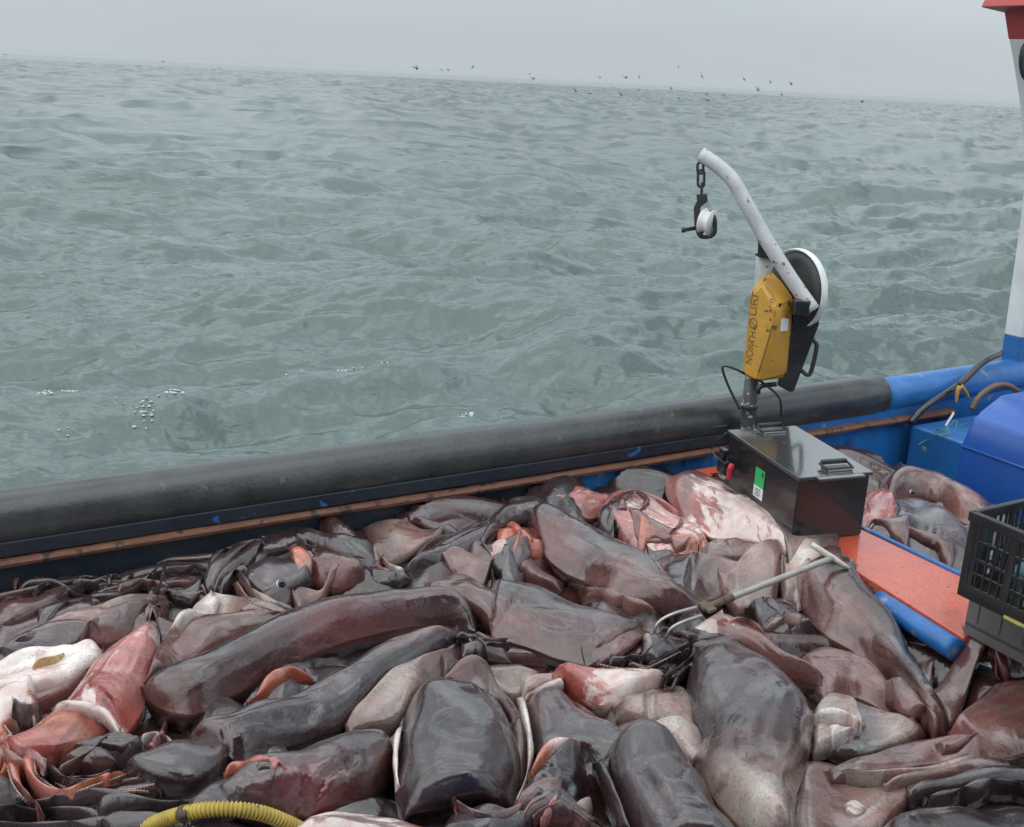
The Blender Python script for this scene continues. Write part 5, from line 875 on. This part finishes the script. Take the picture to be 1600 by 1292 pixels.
R_('broad mantle, slate above and beige below, right of centre', body('mantle', [(1086, 1012), (1075, 1050), (1079, 1100), (1096, 1145), (1084, 1182), (1102, 1228), (1140, 1268), (1200, 1320)], [(1155, 1003), (1217, 1030), (1260, 1063), (1279, 1098), (1270, 1145), (1254, 1190), (1246, 1240), (1244, 1320)], .20, 'dggdntcc', colsB='gggdnttt', n=60, m_=38, e0=.18, e1=.05, wk=.25, flange=.06, creases=[([(1098, 1146), (1120, 1128), (1150, 1122)], .016, .006)]))
# ---- beyond the board
R_('pale pink squid arching along the bulwark beyond the black box', body('mantle', [(1372, 748), (1410, 726), (1466, 731), (1512, 758), (1556, 785)], [(1384, 792), (1420, 778), (1465, 784), (1500, 814), (1548, 835)], .15, 'nbqqb', .30, wk=.2))
R_('dark glossy squid with an eye beside the orange board, beyond the box', body('mantle', [(1384, 772), (1430, 762), (1482, 790), (1520, 822)], [(1388, 852), (1430, 874), (1480, 898), (1524, 904)], .12, 'kdgn', wk=.2), eye(1426, 768, .009, True), arm([(1352, 836), (1400, 852), (1440, 870), (1490, 892)], 22, 12, 'nqn'), arm([(1350, 826), (1385, 830), (1420, 842)], 20, 12, 'tqn'))
R_('red squid end showing behind the right side of the box', body('mantle', [(1336, 766), (1370, 756), (1398, 766)], [(1336, 834), (1370, 828), (1402, 816)], .09, 'rpr', .12))
# the buried layer
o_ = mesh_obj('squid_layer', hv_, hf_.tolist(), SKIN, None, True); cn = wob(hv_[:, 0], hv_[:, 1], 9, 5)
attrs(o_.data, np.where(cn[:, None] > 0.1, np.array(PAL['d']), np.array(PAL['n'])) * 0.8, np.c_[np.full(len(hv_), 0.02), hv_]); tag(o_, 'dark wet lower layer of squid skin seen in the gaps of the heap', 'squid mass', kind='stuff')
# ---- small silver scales stuck to the wet skins
def surf(u, v, dz=0.0):
    g = onz(u, v, 0.08)
    for _ in range(5): g = onz(u, v, float(gsamp(Hf, g[:1], g[1:2])[0]) + dz)
    return g
# ---- gaff with two tines
gf = empty('gaff', surf(1200, 915, .02), 'long grey gaff with T handle and two curved steel tines lying across the squid', 'gaff')
def lay_path(px, dz): return [surf(u, v, d) for (u, v), d in zip(px, dz)]
a_, b_ = surf(1300, 871, .035), surf(1132, 937, .05)
mb = MB(); mb.tube([a_ + (b_ - a_) * t for t in np.linspace(0, 1, 12)], 0.0105, 14); mb.build('shaft', M['pole'], gf, True)
ax_ = (b_ - a_) / np.linalg.norm(b_ - a_)
h0, h1 = onplane(1268, 850, a_, vF), onplane(1327, 887, a_, vF); mb = MB(); mb.tube([h0 + (h1 - h0) * t for t in np.linspace(0, 1, 8)], np.interp(np.linspace(0, 1, 8), [0, .5, 1], [.010, .010, .006]), 12); mb.build('handle', M['palewood'], gf, True)
e_ = b_ + ax_ * 0.085; mb = MB(); mb.tube([b_ - ax_ * 0.03, b_ + ax_ * 0.005], 0.0130, 14); mb.tube([b_ + ax_ * .004, e_], [0.0115, 0.0095], 12); mb.build('ferrule', M['rusty'], gf, True)
sd_ = np.cross(ax_, ez); sd_ /= np.linalg.norm(sd_); mb = MB(); mb.box(e_ - ax_ * 0.02, ax_ * 0.014, sd_ * 0.030, ez * 0.006); mb.build('crosspiece', M['rusty'], gf, False, .003)
for px in ([(1089, 948), (1056, 957), (1036, 966), (1026, 976), (1022, 990)], [(1096, 961), (1067, 971), (1053, 978), (1045, 986), (1041, 998)]):
    hts = [e_[2], e_[2] + .004, e_[2] - .004, e_[2] - .02, e_[2] - .05]; pts = [onz(u, v, z) for (u, v), z in zip(px, hts)]
    mb = MB(); mb.tube(crom(pts, 30), np.linspace(.0062, .0045, 30), 10); mb.build('tine', M['steel'], gf, True)
# ---- yellow corrugated hose
hp = [(186, 1340), (213, 1304), (250, 1282), (300, 1268), (350, 1263), (400, 1268), (440, 1281), (482, 1304), (506, 1340)]
hz_ = max(float(surf(u, v)[2]) for u, v in hp[1:8]) + 0.035; c_ = crom([onz(u, v, hz_ - 0.00002 * (u - 345) ** 2 * .3) for u, v in hp], 700)
cyc = np.arange(700) * 0.60; rad = 0.0150 + 0.0019 * np.clip(np.sin(cyc) * 1.6, -1, 1)
ho = empty('corrugated_hose', c_[350] - ez * 0.02, 'yellow corrugated suction hose arching across the bottom edge', 'hose')
mb = MB(); mb.tube(c_, rad, 20); mb.build('hose_wall', M['hose'], ho, True)
ci = int(np.argmin([abs(288 - (800 + FPX * ((q - CAM) @ vR) / ((q - CAM) @ vF))) for q in c_])); mb = MB(); q_ = c_[ci]
mb.tube([c_[ci - 8], c_[ci + 8]], 0.0188, 16); mb.box(q_ - vF * 0.018 + vU * .004, vR * .012, vU * .009, vF * .006); mb.build('clamp', M['rusty'], ho, True)
# ------------------------------------------------------------------ haze over the sea
mb = MB(); mb.box([0, 0, 1.3], [6000, 0, 0], [0, 6000, 0], [0, 0, 3.5]); hzm = bpy.data.materials.new('haze_air'); hzm.use_nodes = True; nn_ = hzm.node_tree; nn_.nodes.remove(nn_.nodes['Principled BSDF'])
pv = nn_.nodes.new('ShaderNodeVolumePrincipled'); pv.inputs['Color'].default_value = (0.80, 0.83, 0.85, 1); pv.inputs['Density'].default_value = HAZE; nn_.links.new(pv.outputs[0], nn_.nodes['Material Output'].inputs['Volume'])
hz_o = mb.build('haze', hzm, None); tag(hz_o, kind='stuff')
